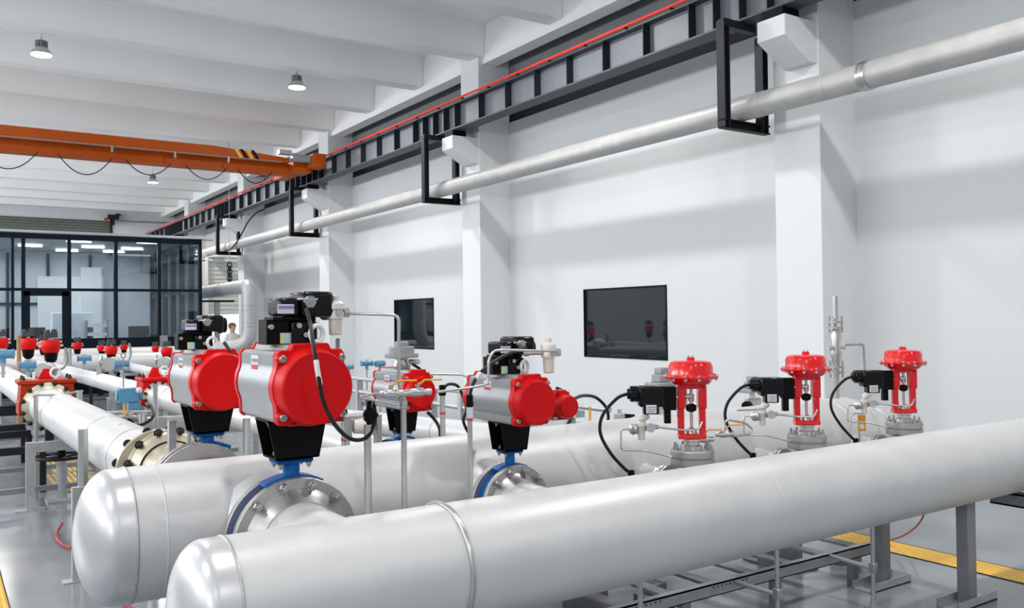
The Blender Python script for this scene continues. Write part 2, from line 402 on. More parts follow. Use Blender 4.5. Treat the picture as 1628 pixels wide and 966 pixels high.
# right end: concentric reducer and capped smaller pipe
MB().lathe([(R2, 5.19), (R2-.01, 5.25), (.225, 5.42), (.215, 5.47), (.212, 5.66)], (0, 0, 0), (1, 0, 0), 80, close=False).build('reducer', cap_m, h2)
MB().lathe([(.212*math.cos(a), 5.66+.09*math.sin(a)) for a in [PI/2*i/8 for i in range(9)]], (0, 0, 0), (1, 0, 0), 64, close=False).build('end_cap', cap_m, h2)
for w, r in ((5.19, R2), (5.46, .217)): MB().torus((w, 0, 0), (1, 0, 0), r, .005, 80, 6).build('weld_seam', weld_m, h2)
def outlet(h, x, Yc, R, side, ro, length, hx0):
    """drawn-out branch stub of a header; side -1 towards the camera, +1 away"""
    k = min(1, ro/.15); d0 = R*.86; pr = [(ro+.065*k, d0-.03), (ro+.035*k, R*.96), (ro+.018*k, R*1.04), (ro+.006*k, R*1.12), (ro, R*1.2), (ro, length)]
    mb = MB().lathe(pr, (x-hx0, 0, 0), (0, side, 0), 56, close=False); mb.torus((x-hx0, side*R*1.27, 0), (0, 1, 0), ro, .005, 48, 6)
    mb.build('branch_stub', cap_m, h, auto=70)
V1 = (1.29, 3.665); V3 = (2.46, 3.716); V2 = (1.30, 5.08); V4 = (2.59, 5.2)
def valve_pair(x, y, R, ro, t, nb, br, front_len, dark=False, names=None):
    pass
# branch runs between the two headers: flange stub of header 2, valve, flange and pipe to header 1
outlet(h2, V1[0], Y2, R2, -1, .190, Y2-V1[1]-.09, .71)
flange(h2, 'flange', (V1[0]-.71, V1[1]+.055-Y2, 0), (0, 1, 0), .273, .185, .034, 12, .015, bolts=False)
outlet(h2, V3[0], Y2, R2, -1, .135, Y2-V3[1]-.075, .71)
flange(h2, 'flange', (V3[0]-.71, V3[1]+.045-Y2, 0), (0, 1, 0), .197, .13, .03, 12, .012, bolts=False)
outlet(h2, V2[0], Y2, R2, 1, .175, V2[1]-.105-Y2, .71)
outlet(h2, V4[0], Y2, R2, 1, .12, V4[1]-.035-Y2, .71)
def front_branch(x, y, R, ri, nb, br, label, t=.034, bm=bolt_m):
    """weld-neck flange in front of the valve with the pipe that runs on to header 1"""
    b = thing('branch_pipe', (x, y, HZ), label, 'pipe', 'short branch pipes into the nearest header')
    flange(b, 'flange', (0, -.036, 0), (0, -1, 0), R, ri, t, nb, br, bm=bm, hub=.06)
    yl = (2.926+.229*.9)-y
    MB().lathe([(ri, .036+t+.055), (ri*.97, .036+t+.075), (ri*.97, -yl)], (0, 0, 0), (0, -1, 0), 48, close=False).build('pipe_shell', pipe_m, b)
    MB().torus((0, -.036-t-.062, 0), (0, 1, 0), ri, .0035, 48, 6).build('weld_seam', weld_m, b)
    return b
front_branch(V1[0], V1[1], .273, .178, 12, .020, 'short flanged branch pipe below the largest red-faced actuator, hex bolts around its flange')
front_branch(V3[0], V3[1], .197, .122, 12, .0165, 'smaller flanged branch pipe below the middle actuator, right of the steel conduit post', .03)
# far headers
h3 = header('header_pipe', 'far white header pipe crossing in front of the glass room', 22.7, .235, -.2, 7.0, capL=False, welds=(1.5, 3.1, 4.6))
h4 = header('header_pipe', 'farthest header pipe, a thin pale band at the foot of the glass room', 23.85, .2, -.2, 7.1, z=EYE-.81, capL=False)
# silver duct: along, down, and round into the farthest header
dq = thing('ventilation_duct', (6.83, 22.5, 0), 'thick silver pipe bending down in front of the white shutter', 'duct')
zt = EYE+.93; pts = bend([(.15, 6.2, zt), (0, .12, zt), (0, 0, zt-.1), (0, 0, EYE-.62), (-1.0, .6, EYE-.72)], .42, 10)
MB().tube(pts, .19, 28).build('duct_shell', mat('brushed_duct_steel', (.46, .465, .475), .45, .3, noise=.08, nscale=6), dq)
for z in (EYE+.42, EYE+.30, EYE-.02, EYE-.12): MB().torus((0, 0, z), (0, 0, 1), .192, .006, 32, 6).build('joint_band', ss_m, dq)
for y in (1.0, 2.6, 4.0): MB().torus((.03, y, zt), (0, 1, 0), .19, .006, 32, 6).build('joint_band', dag_m, dq)
# longitudinal meter runs (pipes A, B, C) behind header 2
def axis_y(px, py, Y, z=HZ):
    return at(px, py, Y=Y)
A0 = Vector((1.20, 5.86, HZ)); A1 = Vector((1.10, 11.25, HZ)); A2 = Vector((1.0, 22.4, HZ))
pa = thing('meter_run_pipe', A0, 'thick white pipe run between the orange-red check valve and the flange behind the second header', 'pipe')
RA = .203
MB().cyl((0, 0, 0), A1-A0, RA, n=64).build('pipe_shell', pipe_m, pa)
for t in (.12, .31, .985): MB().torus((A1-A0)*t, A1-A0, RA, .004, 56, 6).build('weld_seam', weld_m, pa)
flange(pa, 'flange', (0, -.0, 0), (0, 1, 0), .262, .203, .036, 12, .021, m=bei_m, bm=dbolt_m, hub=.03)
flange(pa, 'flange', A1-A0+Vector((0, .05, 0)), (0, -1, 0), .268, .203, .036, 12, .021, m=bei_m, bm=dbolt_m, hub=.04)
# spool between butterfly valve and flange
sp = thing('flanged_spool_piece', (1.25, 5.12, HZ), 'oil-tinted short flanged spool between the rear blue valve and the thick pipe run', 'pipe')
flange(sp, 'flange', (0, -.005, 0), (0, 1, 0), .255, .18, .034, 12, .016, hub=.05)
MB().lathe([(.18, .08), (.18, .3), (.176, .31), (.176, .34), (.188, .35), (.188, .62)], (0, 0, 0), (0, 1, 0), 56, close=False).build('pipe_shell', bei_m, sp)
flange(sp, 'flange', (0, .735, 0), (0, -1, 0), .260, .197, .036, 12, .021, m=bei_m, bm=dbolt_m, hub=.06)
MB().lathe([(.262, 0), (.262, .03)], (0, -.075, 0), (0, -1, 0), 48).build('rear_flange', flg_m, sp)
pa2 = thing('meter_run_pipe', A1+Vector((0, .5, 0)), 'thick white pipe beyond the orange-red check valve, at the left edge', 'pipe')
MB().cyl((0, 0, 0), A2-A1, RA, n=48).build('pipe_shell', pipe_m, pa2)
for t in (.03, .42): MB().torus((A2-A1)*t, A2-A1, RA, .004, 48, 6).build('weld_seam', weld_m, pa2)
B0 = Vector((2.62, 5.5, HZ)); B1 = Vector((2.41, 11.75, HZ)); B2 = Vector((2.04, 22.4, HZ))
pb = thing('meter_run_pipe', B0, 'slimmer white pipe run passing behind the two left grey actuators', 'pipe')
MB().lathe([(.115, 0), (.115, 3.9), (.15, 4.4), (.15, (B1-B0).length)], (0, 0, 0), B1-B0, 48, close=False).build('pipe_shell', pipe_m, pb)
for t in (.3, .55, .62, .72, .9): MB().torus((B1-B0)*t, B1-B0, .116 if t < .6 else .151, .004, 48, 6).build('weld_seam', weld_m, pb)
flange(pb, 'flange', B1-B0+Vector((0, .05, 0)), (0, -1, 0), .185, .13, .03, 12, .016, m=bei_m, bm=dbolt_m, hub=.05)
pb2 = thing('meter_run_pipe', B1+Vector((0, .3, 0)), 'slim white pipe running back from the smaller red check valve to the far header', 'pipe')
MB().cyl((0, 0, 0), B2-B1, .125, n=40).build('pipe_shell', pipe_m, pb2)
for t in (.05, .14, .3, .42, .62): MB().torus((B2-B1)*t, B2-B1, .125, .004, 40, 6).build('weld_seam', weld_m, pb2)
C0 = at(300, 606, Y=12.5); C1 = at(196, 580, Y=20.5)
pc = thing('meter_run_pipe', C0, 'small distant white pipe run emerging left of the grey actuators', 'pipe')
MB().cyl((0, 0, 0), C1-C0, .085, n=32).build('pipe_shell', pipe_m, pc)
for t in (.2, .5, .8): MB().torus((C1-C0)*t, C1-C0, .085, .004, 32, 6).build('weld_seam', weld_m, pc)
D0 = Vector((3.6, 5.0, HZ+.02)); D1 = Vector((3.62, 11, HZ+.02))
E0 = at(560, 668, Y=8.6); E1 = at(745, 690, Y=6.2)
pd = thing('meter_run_pipe', E0, 'white pipe run glimpsed behind the second header between the two middle actuators', 'pipe')
MB().cyl((E0-E1)*.9, (E1-E0)*1.2, .11, n=40).build('pipe_shell', pipe_m, pd)
for t in (-.2, .35, .6, .8): MB().torus((E1-E0)*t, E1-E0, .111, .004, 40, 6).build('weld_seam', weld_m, pd)
# ------------------------------------------------------------------ overhead crane
cg = thing('bridge_crane', (0, 20.7, EYE+3.6), 'orange bridge crane girder spanning under the ceiling, with black and yellow stripes', 'crane')
MB().b2((-9, .0, 0), (7.3, .34, .03)).b2((-9, .03, .03), (7.3, .045, .25)).b2((-9, .29, .03), (7.3, .305, .25)).b2((-9, .0, .25), (7.6, .34, .27)).build('box_girder', org_m, cg, auto=0)
MB().hexa([(-9, -.28, .25), (5.4, -.28, .25), (5.4, .0, .25), (-9, .0, .25), (-9, -.28, .49), (5.4, -.28, .49), (5.4, .0, .49), (-9, 0, .49)]).hexa([(5.4, -.28, .25), (7.2, -.28, .25), (7.2, 0, .25), (5.4, 0, .25), (5.4, -.28, .49), (7.2, -.28, .36), (7.2, 0, .36), (5.4, 0, .49)]).build('walkway_panel', org_m, cg, auto=0)
MB().tube([(-9, -.3, .25), (7, -.3, .25)], .014, 6).build('festoon_track', dag_m, cg)
for i in range(4):
    x = at(381, 250, Y=20.42).x+i*.13
    MB().hexa([(x, -.286, .27), (x+.08, -.286, .27), (x+.08, -.279, .27), (x, -.279, .27), (x-.13, -.286, .47), (x-.05, -.286, .47), (x-.05, -.279, .47), (x-.13, -.279, .47)]).build('hazard_stripe', [yel_m, blk_m][i % 2], cg, auto=0)
MB().b2((7.45, .1, .10), (7.75, 1.6, .40)).b2((7.62, -.75, .12), (7.95, -.35, .46)).b2((7.3, -.3, .05), (7.75, .3, .3)).build('end_carriage', org_m, cg, bevel=.01)
MB().cyl((7.2, -.6, .32), (7.6, -.6, .32), .09).b2((7.14, -.7, .24), (7.22, -.5, .42)).build('travel_motor', mat('motor_grey', (.25, .27, .29), .4, .3), cg)
MB().b2((6.85, -.6, .40), (7.15, -.4, .50)).build('resistor_box', ss_m, cg)
for a, b in ((-40, 60), (92, 178), (200, 272), (295, 360), (378, 432)):
    P, Q = at(a, 262 if a > 0 else 250, Y=20.6), at(b, 262, Y=20.6)
    ln = P.x, Q.x; zz = EYE+3.62; sag = .30+.10*((b-a) > 75)
    pts = [(ln[0]+(ln[1]-ln[0])*t, -.1, zz-EYE-3.6-sag*4*t*(1-t)) for t in [i/14 for i in range(15)]]
    MB().tube(pts, .012, 6).build('festoon_cable', rub_m, cg)
for x in (178, 278, 363): 
    p = at(x, 250, Y=20.4); MB().b2((p.x-.02, -.33, .12), (p.x+.02, -.29, .26)).build('cable_trolley', dag_m, cg)
# ------------------------------------------------------------------ high bay lamps
def lamp(p, label):
    l = thing('high_bay_lamp', p, label, 'ceiling lamp', 'round high bay lamps under the ceiling')
    MB().lathe([(.03, .13), (.09, .125), (.17, .03), (.18, 0), (.165, -.0)], (0, 0, 0), (0, 0, 1), 32, close=False).build('reflector', ss_m, l)
    MB().lathe([(.16, -.012), (.165, .01), (.0, .012)], (0, 0, 0), (0, 0, 1), 32).build('diffuser', led_m, l)
    mb = MB()
    for k in range(14):
        a = 2*PI*k/14; mb.bar((.05*math.cos(a), .05*math.sin(a), .18), (.10*math.cos(a), .10*math.sin(a), .18), .010, .11)
    mb.cyl((0, 0, .11), (0, 0, .25), .06); mb.build('heat_sink', dag_m, l)
    MB().torus((0, 0, .285), (1, 0, 0), .03, .006, 16, 6).cyl((0, 0, .31), (0, 0, CB+.62-p[2]), .004, n=6).build('hanging_hook', dag_m, l)
    return l
lamp(at(66, 87, Z=LAMP_Z+.03), 'round high bay lamp at the upper left, alone above the crane')
lamp(at(472, 139, Z=LAMP_Z+.03), 'round high bay lamp nearer the right wall, level with the crane end')
lamp(at(243, 290, Z=LAMP_Z+.03), 'small distant round lamp seen below the orange crane')
# ------------------------------------------------------------------ glass room
GY = 24.5; GX = 6.09; GT = EYE+2.22
gm = bpy.data.materials.new('tinted_room_glass'); gm.use_nodes = True; nt = gm.node_tree; N = nt.nodes; L = nt.links; N.remove(N['Principled BSDF'])
tr = N.new('ShaderNodeBsdfTransparent'); tr.inputs[0].default_value = (.78, .83, .86, 1); gl = N.new('ShaderNodeBsdfGlossy'); gl.inputs['Roughness'].default_value = .02
gl.inputs[0].default_value = (.8, .9, 1, 1)
fr = N.new('ShaderNodeFresnel'); fr.inputs[0].default_value = 1.7; mx = N.new('ShaderNodeMixShader'); L.new(fr.outputs[0], mx.inputs[0]); L.new(tr.outputs[0], mx.inputs[1]); L.new(gl.outputs[0], mx.inputs[2])
L.new(mx.outputs[0], N['Material Output'].inputs[0])
g = thing('glass_control_room', (0, GY, 0), 'glass control room with dark frames at the far left', 'glass room')
MX = [at(x, 460, Y=GY).x for x in (20, 37, 110, 184, 253)] + [GX]
lft = -1.0; tz = EYE+.87; bz = EYE-.37
for i, x in enumerate(MX):
    w = .06 if i in (0,) else .085
    MB().b2((x-w/2, -.06, 0), (x+w/2, .08, GT)).build('mullion', navy_m, g, auto=0)
MB().b2((lft, -.05, 0), (lft+.12, .08, GT)).build('mullion', navy_m, g, auto=0)
for z, h in ((tz, .07), (GT-.02, .13)): MB().b2((lft, -.055, z-h/2), (GX, .075, z+h/2)).build('transom', navy_m, g, auto=0)
MB().b2((lft, -.055, 0), (GX, .075, bz)).build('base_panel', navy_m, g, auto=0)
xs = [lft] + MX
for i in range(len(xs)-1):
    for z0, z1 in ((bz, tz), (tz, GT)):
        MB().b2((xs[i], -.004, z0), (xs[i+1], .004, z1)).build('pane', gm, g, auto=0)
# door frame within the front
MB().b2((MX[1], -.09, tz-.16), (MX[2], -.05, tz-.02)).b2((MX[2]-.17, -.09, 0), (MX[2]-.02, -.05, tz-.05)).b2((MX[1]+.0, -.09, 0), (MX[1]+.14, -.05, tz-.05)).build('door_frame', navy_m, g, auto=0)
# right side wall of the room
ky = [0, 1.0, 2.1, 3.2, 4.3, 5.4, 6.2]
for i, y in enumerate(ky[1:]): MB().b2((GX-.08, y-.07, 0), (GX+.06, y+.07, GT)).build('mullion', navy_m, g, auto=0)
for z, h in ((tz, .1), (GT-.02, .16)): MB().b2((GX-.05, 0, z-h/2), (GX+.05, 6.2, z+h/2)).build('transom', navy_m, g, auto=0)
MB().b2((GX-.05, 0, 0), (GX+.05, 6.2, bz)).build('base_panel', navy_m, g, auto=0)
MB().b2((GX-.004, .02, bz), (GX+.004, 6.2, GT)).build('side_pane', gm, g, auto=0)
MB().b2((lft, -.12, GT+.06), (GX+.1, 6.25, GT+.12)).b2((GX, .2, GT+.08), (GX+.45, .5, GT+.11)).build('roof', mat('room_roof_panel', (.30, .33, .36), .5), g, auto=0)
MB().b2((lft, 6.2, 0), (GX-.08, 6.28, GT)).build('rear_wall', mat('room_rear_panel', (.62, .65, .67), .6), g, auto=0)
MB().b2((2.7, 6.05, 0), (4.6, 6.19, 3.3)).b2((3.9, 5.9, 0), (4.5, 6.19, 3.6)).build('white_partition', wht_m, g, auto=0)
for x in (.6, 1.9, 3.0, 4.2): MB().b2((x-.04, 6.12, 0), (x+.04, 6.2, GT)).build('rear_mullion', navy_m, g, auto=0)
MB().b2((lft, 6.1, 2.4), (4.6, 6.19, 2.48)).build('rear_transom', navy_m, g, auto=0)
for i, (x, y) in enumerate(((2.3, 1.0), (3.3, 1.6), (5.0, 1.2), (5.6, .8), (2.3, 3.6), (3.9, 3.4), (5.0, 3.6), (4.7, 4.9), (3.4, 5.0))):
    MB().b2((x-.3, y-.035, GT-.0), (x+.3, y+.035, GT+.035)).build('ceiling_light', mat('room_tube_light', (1, .99, .97), .4, emit=14), g, auto=0)
area('control_room_light', (3.2, GY+3, GT-.15), (3.2, GY+3, 0), 4, 4, 110)
def desk(x, y, label):
    d = thing('desk', (x, y, 0), label, 'desk', 'desks inside the glass room')
    MB().b2((-.7, -.35, .70), (.7, .35, .74)).build('desk_top', wht_m, d, auto=0)
    for sx in (-.65, .65): MB().b2((sx-.02, -.32, 0), (sx+.02, .32, .70)).build('leg', dag_m, d, auto=0)
def monitor(x, y, label, cat='monitor'):
    d = thing('computer_monitor', (x, y, .74), label, cat, 'monitors on the desks inside the glass room')
    MB().b2((-.28, -.02, .62), (.28, .02, .98)).build('screen', gbl_m, d, auto=0)
    MB().b2((-.03, -.01, .02), (.03, .02, .64)).b2((-.14, -.1, 0), (.14, .1, .02)).build('stand', gbl_m, d, auto=0)
desk(4.6, 26.3, 'white desk inside the glass room, behind its fourth pane'); monitor(4.85, 26.3, 'dark monitor on the desk behind the fourth glass pane')
desk(2.5, 26.6, 'white desk inside the glass room, behind its door'); monitor(2.25, 26.6, 'dark monitor on the desk behind the glass room door')
def cabinet(x, y, w, h, label):
    c = thing('office_cabinet', (x, y, 0), label, 'cabinet')
    MB().b2((-w/2, 0, 0), (w/2, .45, h)).build('body', wht_m, c, bevel=.01)
    for s in (-1, 1): MB().b2((s*w/4-w/4+.01, -.02, .08), (s*w/4+w/4-.01, 0, h-.04)).build('door', mat('cabinet_door_grey', (.6, .64, .68), .5), c, auto=0)
cabinet(3.45, 28.6, 1.1, 2.15, 'tall pale cabinet inside the glass room, right of the door')
tp = thing('equipment_rack', (4.05, 28.2, 0), 'dark open rack with white trays inside the glass room', 'rack')
MB().b2((-.3, 0, 0), (-.26, .4, 1.9)).b2((.26, 0, 0), (.3, .4, 1.9)).build('frame', dag_m, tp, auto=0)
for k in range(6): MB().b2((-.26, 0, .4+k*.26), (.26, .4, .5+k*.26)).build('tray', wht_m, tp, auto=0)
# shutter motor and rod on the far wall
sm = thing('shutter_motor', at(180, 345, Y=FARY-.25), 'small dark shutter motor at the upper corner of the green shutter', 'motor')
MB().cyl((-.22, 0, 0), (.22, 0, 0), .11).build('motor_body', dgir_m, sm)
MB().b2((-.05, -.08, -.35), (.05, .08, -.1)).b2((.1, -.08, .08), (.3, .08, .16)).build('bracket', dgir_m, sm)
MB().b2((-.35, -.1, -.22), (-.22, .1, -.05)).build('warning_light', org_m, sm)
tag(MB().tube([at(186, 351, Y=FARY-.15), at(262, 354, Y=FARY-.15)], .035, 8).build('wall_conduit', dag_m), 'thin dark conduit running along the far wall from the shutter motor', 'conduit')
# chain hoist hanging in front of the white shutter
ch = thing('hanging_chain', at(365, 419, Y=26), 'short dark chain hanging in front of the white shutter', 'chain')
zl = at(365, 419, Y=26).z - at(365, 450, Y=26).z
for i in range(6):
    mb = MB().torus((0, 0, 0), (1 if i % 2 else 0, 0 if i % 2 else 1, 0), .065, .018, 18, 6)
    mb.v = [Vector((v.x, v.y, v.z*1.35-(i+.5)*zl/6)) for v in mb.v]; mb.build('link', dgir_m, ch)
MB().cyl((0, 0, 0), (0, 0, CB+.62-at(365, 419, Y=26).z), .008, n=6).build('hanging_wire', dag_m, ch)
# T bracket under the duct
tb = thing('duct_support', (at(345, 476, Y=26.5).x, 26.5, 0), 'slim grey post with a dark bar under the horizontal silver duct', 'support')
zz = at(345, 477, Y=26.5).z
MB().b2((-.07, -.05, 0), (.07, .05, zz-.06)).build('post', galv_m, tb, auto=0); MB().b2((-.5, -.06, zz-.06), (.5, .06, zz)).build('cross_bar', dgir_m, tb, auto=0)
# ------------------------------------------------------------------ pneumatically actuated butterfly valves
def section(w, h, z0, k=1.0):
    """outline of an actuator body: flat top rail, chamfers, bulging flanks"""
    c = z0+h/2; R = .545*w; P = []
    for i in range(9):
        a = math.radians(-52+13*i); P.append((R*math.cos(a)/.985, c+R*.98*math.sin(a)*min(1, .5*h/(R*.98*math.sin(math.radians(52))) if False else 1)))
    zb, zt_ = z0, z0+h
    side = [(.44*w, zb), (.485*w, zb+.05*h), (.485*w, zb+.17*h)] + [p for p in P if zb+.17*h < p[1] < zt_-.2*h] + [(.485*w, zt_-.2*h), (.485*w, zt_-.06*h), (.44*w, zt_), (.29*w, zt_), (.25*w, zt_+.085*h)]
    o = side + [(-x, z) for x, z in reversed(side)]
    return [(x*k, c+(z-c)*k) for x, z in o]
YZ = lambda u, v, w: (u, w, v)
def butterfly(loc, zb, zt, w, h, yf, yr, disc, Rf, label, big=True):
    """loc on the pipe axis; zb, zt: bracket bottom and top; body of width w, height h from y=yf (near) to yr; disc radius"""
    a = thing('actuated_butterfly_valve', loc, label, 'valve', 'grey and red actuated butterfly valves')
    s = w/.287
    # blue valve body between the flanges, flat lugs, neck, top plate
    MB().lathe([(Rf*.6, -.036), (Rf*.86, -.036), (Rf*.86, .05), (Rf*.6, .05)], (0, 0, 0), (0, 1, 0), 56, close=False).build('valve_body', blu_m, a)
    mb = MB(); pr = []
    for i in range(17): t = math.radians(62+i*3.5); pr.append((Rf*1.03*math.cos(t), Rf*1.03*math.sin(t)))
    for i in range(16, -1, -1): t = math.radians(62+i*3.5); pr.append((Rf*.95*math.cos(t), Rf*.95*math.sin(t)))
    mb.prism(pr, YZ, -.045*s, .045*s); mb.build('collar', blu_m, a, bevel=.004)
    MB().lathe([(.05*s, Rf*.85), (.036*s, Rf*.97), (.036*s, zb-.03*s), (.045*s, zb-.02*s)], (0, 0, 0), (0, 0, 1), 28).build('neck', blu_m, a)
    MB().box((0, 0, zb-.012*s), (.165*s, .12*s, .024*s)).build('mounting_plate', blu_m, a, bevel=.012*s)
    for sx in (-.062, .062):
        for sy in (-.045, .045):
            b = MB(); hexbolt(b, (sx*s, sy*s, zb-.024*s), (0, 0, -1), .010*s, .02*s); b.build('bolt', bolt_m, a)
    # black trapezoid bracket, open towards -x
    H = zt-zb; wt, wb = .178*s, .135*s; dt, db = .125*s, .095*s; th = .006*s
    for sy in (-1, 1):
        MB().hexa([(-wb, sy*db, zb), (wb, sy*db, zb), (wb, sy*(db-th), zb), (-wb, sy*(db-th), zb), (-wt, sy*dt, zt), (wt, sy*dt, zt), (wt, sy*(dt-th), zt), (-wt, sy*(dt-th), zt)]).build('bracket_plate', blk_m, a, auto=0) if False else None
    mb = MB()
    for sy in (-1, 1):
        y0, y1 = sy*.085*s, sy*(.085*s-th)
        mb.hexa([(-.095*s, min(y0, y1), zb), (.095*s, min(y0, y1), zb), (.095*s, max(y0, y1), zb), (-.095*s, max(y0, y1), zb),
                 (-.13*s, min(y0, y1), zt), (.13*s, min(y0, y1), zt), (.13*s, max(y0, y1), zt), (-.13*s, max(y0, y1), zt)])
    mb.hexa([(.090*s, -.083*s, zb), (.096*s, -.083*s, zb), (.096*s, .083*s, zb), (.090*s, .083*s, zb), (.124*s, -.083*s, zt), (.13*s, -.083*s, zt), (.13*s, .083*s, zt), (.124*s, .083*s, zt)])
    mb.b2((-.095*s, -.085*s, zb), (.095*s, .085*s, zb+.008*s)).b2((-.13*s, -.085*s, zt-.008*s), (.13*s, .085*s, zt))
    mb.build('mounting_bracket', blk_m, a, auto=0)
    MB().cyl((0, 0, zb), (0, 0, zt), .017*s).cyl((0, 0, zb+H*.3), (0, 0, zb+H*.7), .028*s).build('drive_shaft', bolt_m, a)
    for sx, sy in ((-.085, -.04), (-.085, .04)):
        b = MB(); hexbolt(b, (sx*s, sy*s, zt-.008*s), (0, 0, -1), .011*s, .028*s); b.build('bolt', bolt_m, a)
        b = MB(); hexbolt(b, (sx*.7*s, sy*s, zb+.008*s), (0, 0, 1), .008*s, .02*s); b.build('bolt', bolt_m, a)
    # body, covers
    cp = .055*s
    MB().prism(section(w, h, zt), YZ, yf+cp, yr-.03*s).build('actuator_body', agr_m, a, auto=25, bevel=.002)
    MB().b2((-.488*w, yf+cp+.004, zt+h*.80), (-.484*w, yr-.032*s, zt+h*.955)).build('side_rail', dag_m, a, auto=0)
    zc = zt+h/2
    c = MB().prism(section(w, h, zt, 1.035), YZ, yr-.03*s, yr).build('rear_cover', red_m, a, auto=25, bevel=.003)
    MB().lathe([(disc*1.02, 0), (disc, .05*s), (disc*.94, .06*s), (.001, .062*s)], (0, yr, zc), (0, 1, 0), 48).build('rear_dome', red_m, a)
    c = MB().prism(section(w, h, zt, 1.04), YZ, yf, yf+cp).b2((-.33*w, yf, zt-.035*h), (.33*w, yf+cp, zt+.02*h)).build('end_cover', red_m, a, auto=25, bevel=.004)
    MB().lathe([(disc*1.09, .012), (disc*1.05, -.02*s), (disc*1.0, -.065*s), (disc*.985, -.078*s), (disc*.95, -.083*s), (.001, -.083*s)], (0, yf+.006, zc), (0, 1, 0), 64).build('piston_dome', red_m, a)
    for sx in (-1, 1):
        for sz in (-1, 1):
            p = (sx*.435*w, yf, zc+sz*.40*h)
            MB().lathe([(.022*s, .03*s), (.022*s, -.004*s), (.018*s, -.012*s)], p, (0, 1, 0), 20).build('screw_boss', red_m, a)
            MB().lathe([(.0155*s, 0), (.0155*s, -.022*s), (.013*s, -.025*s), (.008*s, -.025*s), (.007*s, -.018*s)], p, (0, 1, 0), 20).build('cap_screw', bolt_m, a)
    # nameplate on the left flank
    x0 = -.4885*w; ym = yf+(yr-yf)*.47
    q = MB().b2((x0-.002, ym, zt+h*.62), (x0+.003, ym+.10*s, zt+h*.93)).build('nameplate', lbl_m, a, auto=0)
    MB().b2((x0-.0035, ym+.008*s, zt+h*.72), (x0-.0015, ym+.092*s, zt+h*.79)).build('red_band', rlb_m, q, auto=0)
    for i in range(3): MB().b2((x0-.0035, ym+.01*s+i*.028*s, zt+h*.83), (x0-.0015, ym+.03*s+i*.028*s, zt+h*.88)).build('print', dag_m, q, auto=0)
    return a
def posbox(a, zt, s, yc, kind, dx=.012):
    """black positioner cluster on top of the actuator, parts of valve a; zt: top of the actuator"""
    if kind == 'grey':
        MB().lathe([(.055, 0), (.06, .02), (.045, .05), (.045, .075)], (0, yc, zt), (0, 0, 1), 24).build('position_coupling', ss_m, a)
        MB().lathe([(.108, .075), (.112, .08), (.112, .10), (.085, .104), (.085, .145), (.08, .15)], (0, yc, zt), (0, 0, 1), 40).build('switch_box', agr_m, a)['label'] = 'round grey switch box'
        MB().box((0, yc, zt+.165), (.07, .07, .035)).build('indicator_cap', agr_m, a, bevel=.006)
        for sx in (-1, 1): MB().cyl((sx*.03, yc-.06, zt+.05), (sx*.06, yc-.13, zt+.05), .016, n=12).build('cable_gland', ss_m, a)
        return
    X = lambda x, y, z: ((x+dx)*s, yc+y*s, zt+z*s*.77)
    B = lambda p, q, n, m, bv=.003: MB().b2(X(*p), X(*q)).build(n, m, a, bevel=bv*s)
    B((-.155, -.05, 0), (-.06, .06, .135), 'solenoid_block', blk_m)
    B((-.055, -.07, 0), (.055, .06, .12), 'positioner_base', gbl_m, .006)
    B((-.13, -.06, .128), (-.02, .06, .148), 'bracket_shelf', blk_m, .002)
    B((-.05, -.04, .12), (.06, .06, .16), 'riser', blk_m, .004)
    B((-.11, -.075, .15), (-.02, .085, .25), 'terminal_housing', gbl_m, .016)
    B((-.015, -.085, .145), (.125, .10, .285), 'positioner_housing', gbl_m, .018)
    MB().lathe([(.052*s, 0), (.056*s, .008*s), (.056*s, .028*s), (.05*s, .035*s)], X(.10, 0, .20), (1, 0, 0), 28).cyl(X(.10, 0, .2), X(.155, 0, .2), .05*s).build('round_cover', gbl_m, a, bevel=.003*s)
    B((-.118, -.082, .165), (-.05, -.078, .215), 'display_label', lbl_m, 0)
    B((-.117, -.0835, .19), (-.051, -.082, .207), 'label_print', mat('violet_print', (.25, .25, .5), .5), 0)
    B((-.10, -.054, .005), (-.05, -.051, .062), 'specification_label', mat('pale_blue_label', (.5, .72, .78), .5), 0)
    B((-.10, -.0545, .005), (-.085, -.0515, .062), 'label_stripe', mat('lime_stripe', (.75, .78, .25), .5), 0)
    MB().cyl(X(.01, -.08, .235), X(.01, -.115, .225), .018*s, n=14).lathe([(.026*s, 0), (.026*s, .014*s)], X(.01, -.10, .229), (0, -1, -.2), 6).build('cable_gland', ss_m, a)
    MB().b2(X(-.045, -.118, .236), X(.04, -.10, .246)).build('gland_lever', ss_m, a, bevel=.002)
    MB().torus(X(.045, -.085, .055), (0.35, -1, 0), .034*s, .010*s, 28, 8).b2(X(.02, -.09, 0), X(.07, -.075, .022)).build('ring_bracket', wht_m, a)['label'] = 'white ring'
    for p in ((-.14, -.055, .095), (-.03, -.078, .10), (0, -.075, .05)): MB().cyl(X(*p), X(p[0], p[1]-.012, p[2]), .011*s, n=10).build('screw', ss_m, a)
    MB().b2(X(-.12, -.045, -.002), X(.03, .03, .006)).build('brass_base', mat('brass', (.55, .38, .1), .3, .9), a, auto=0)
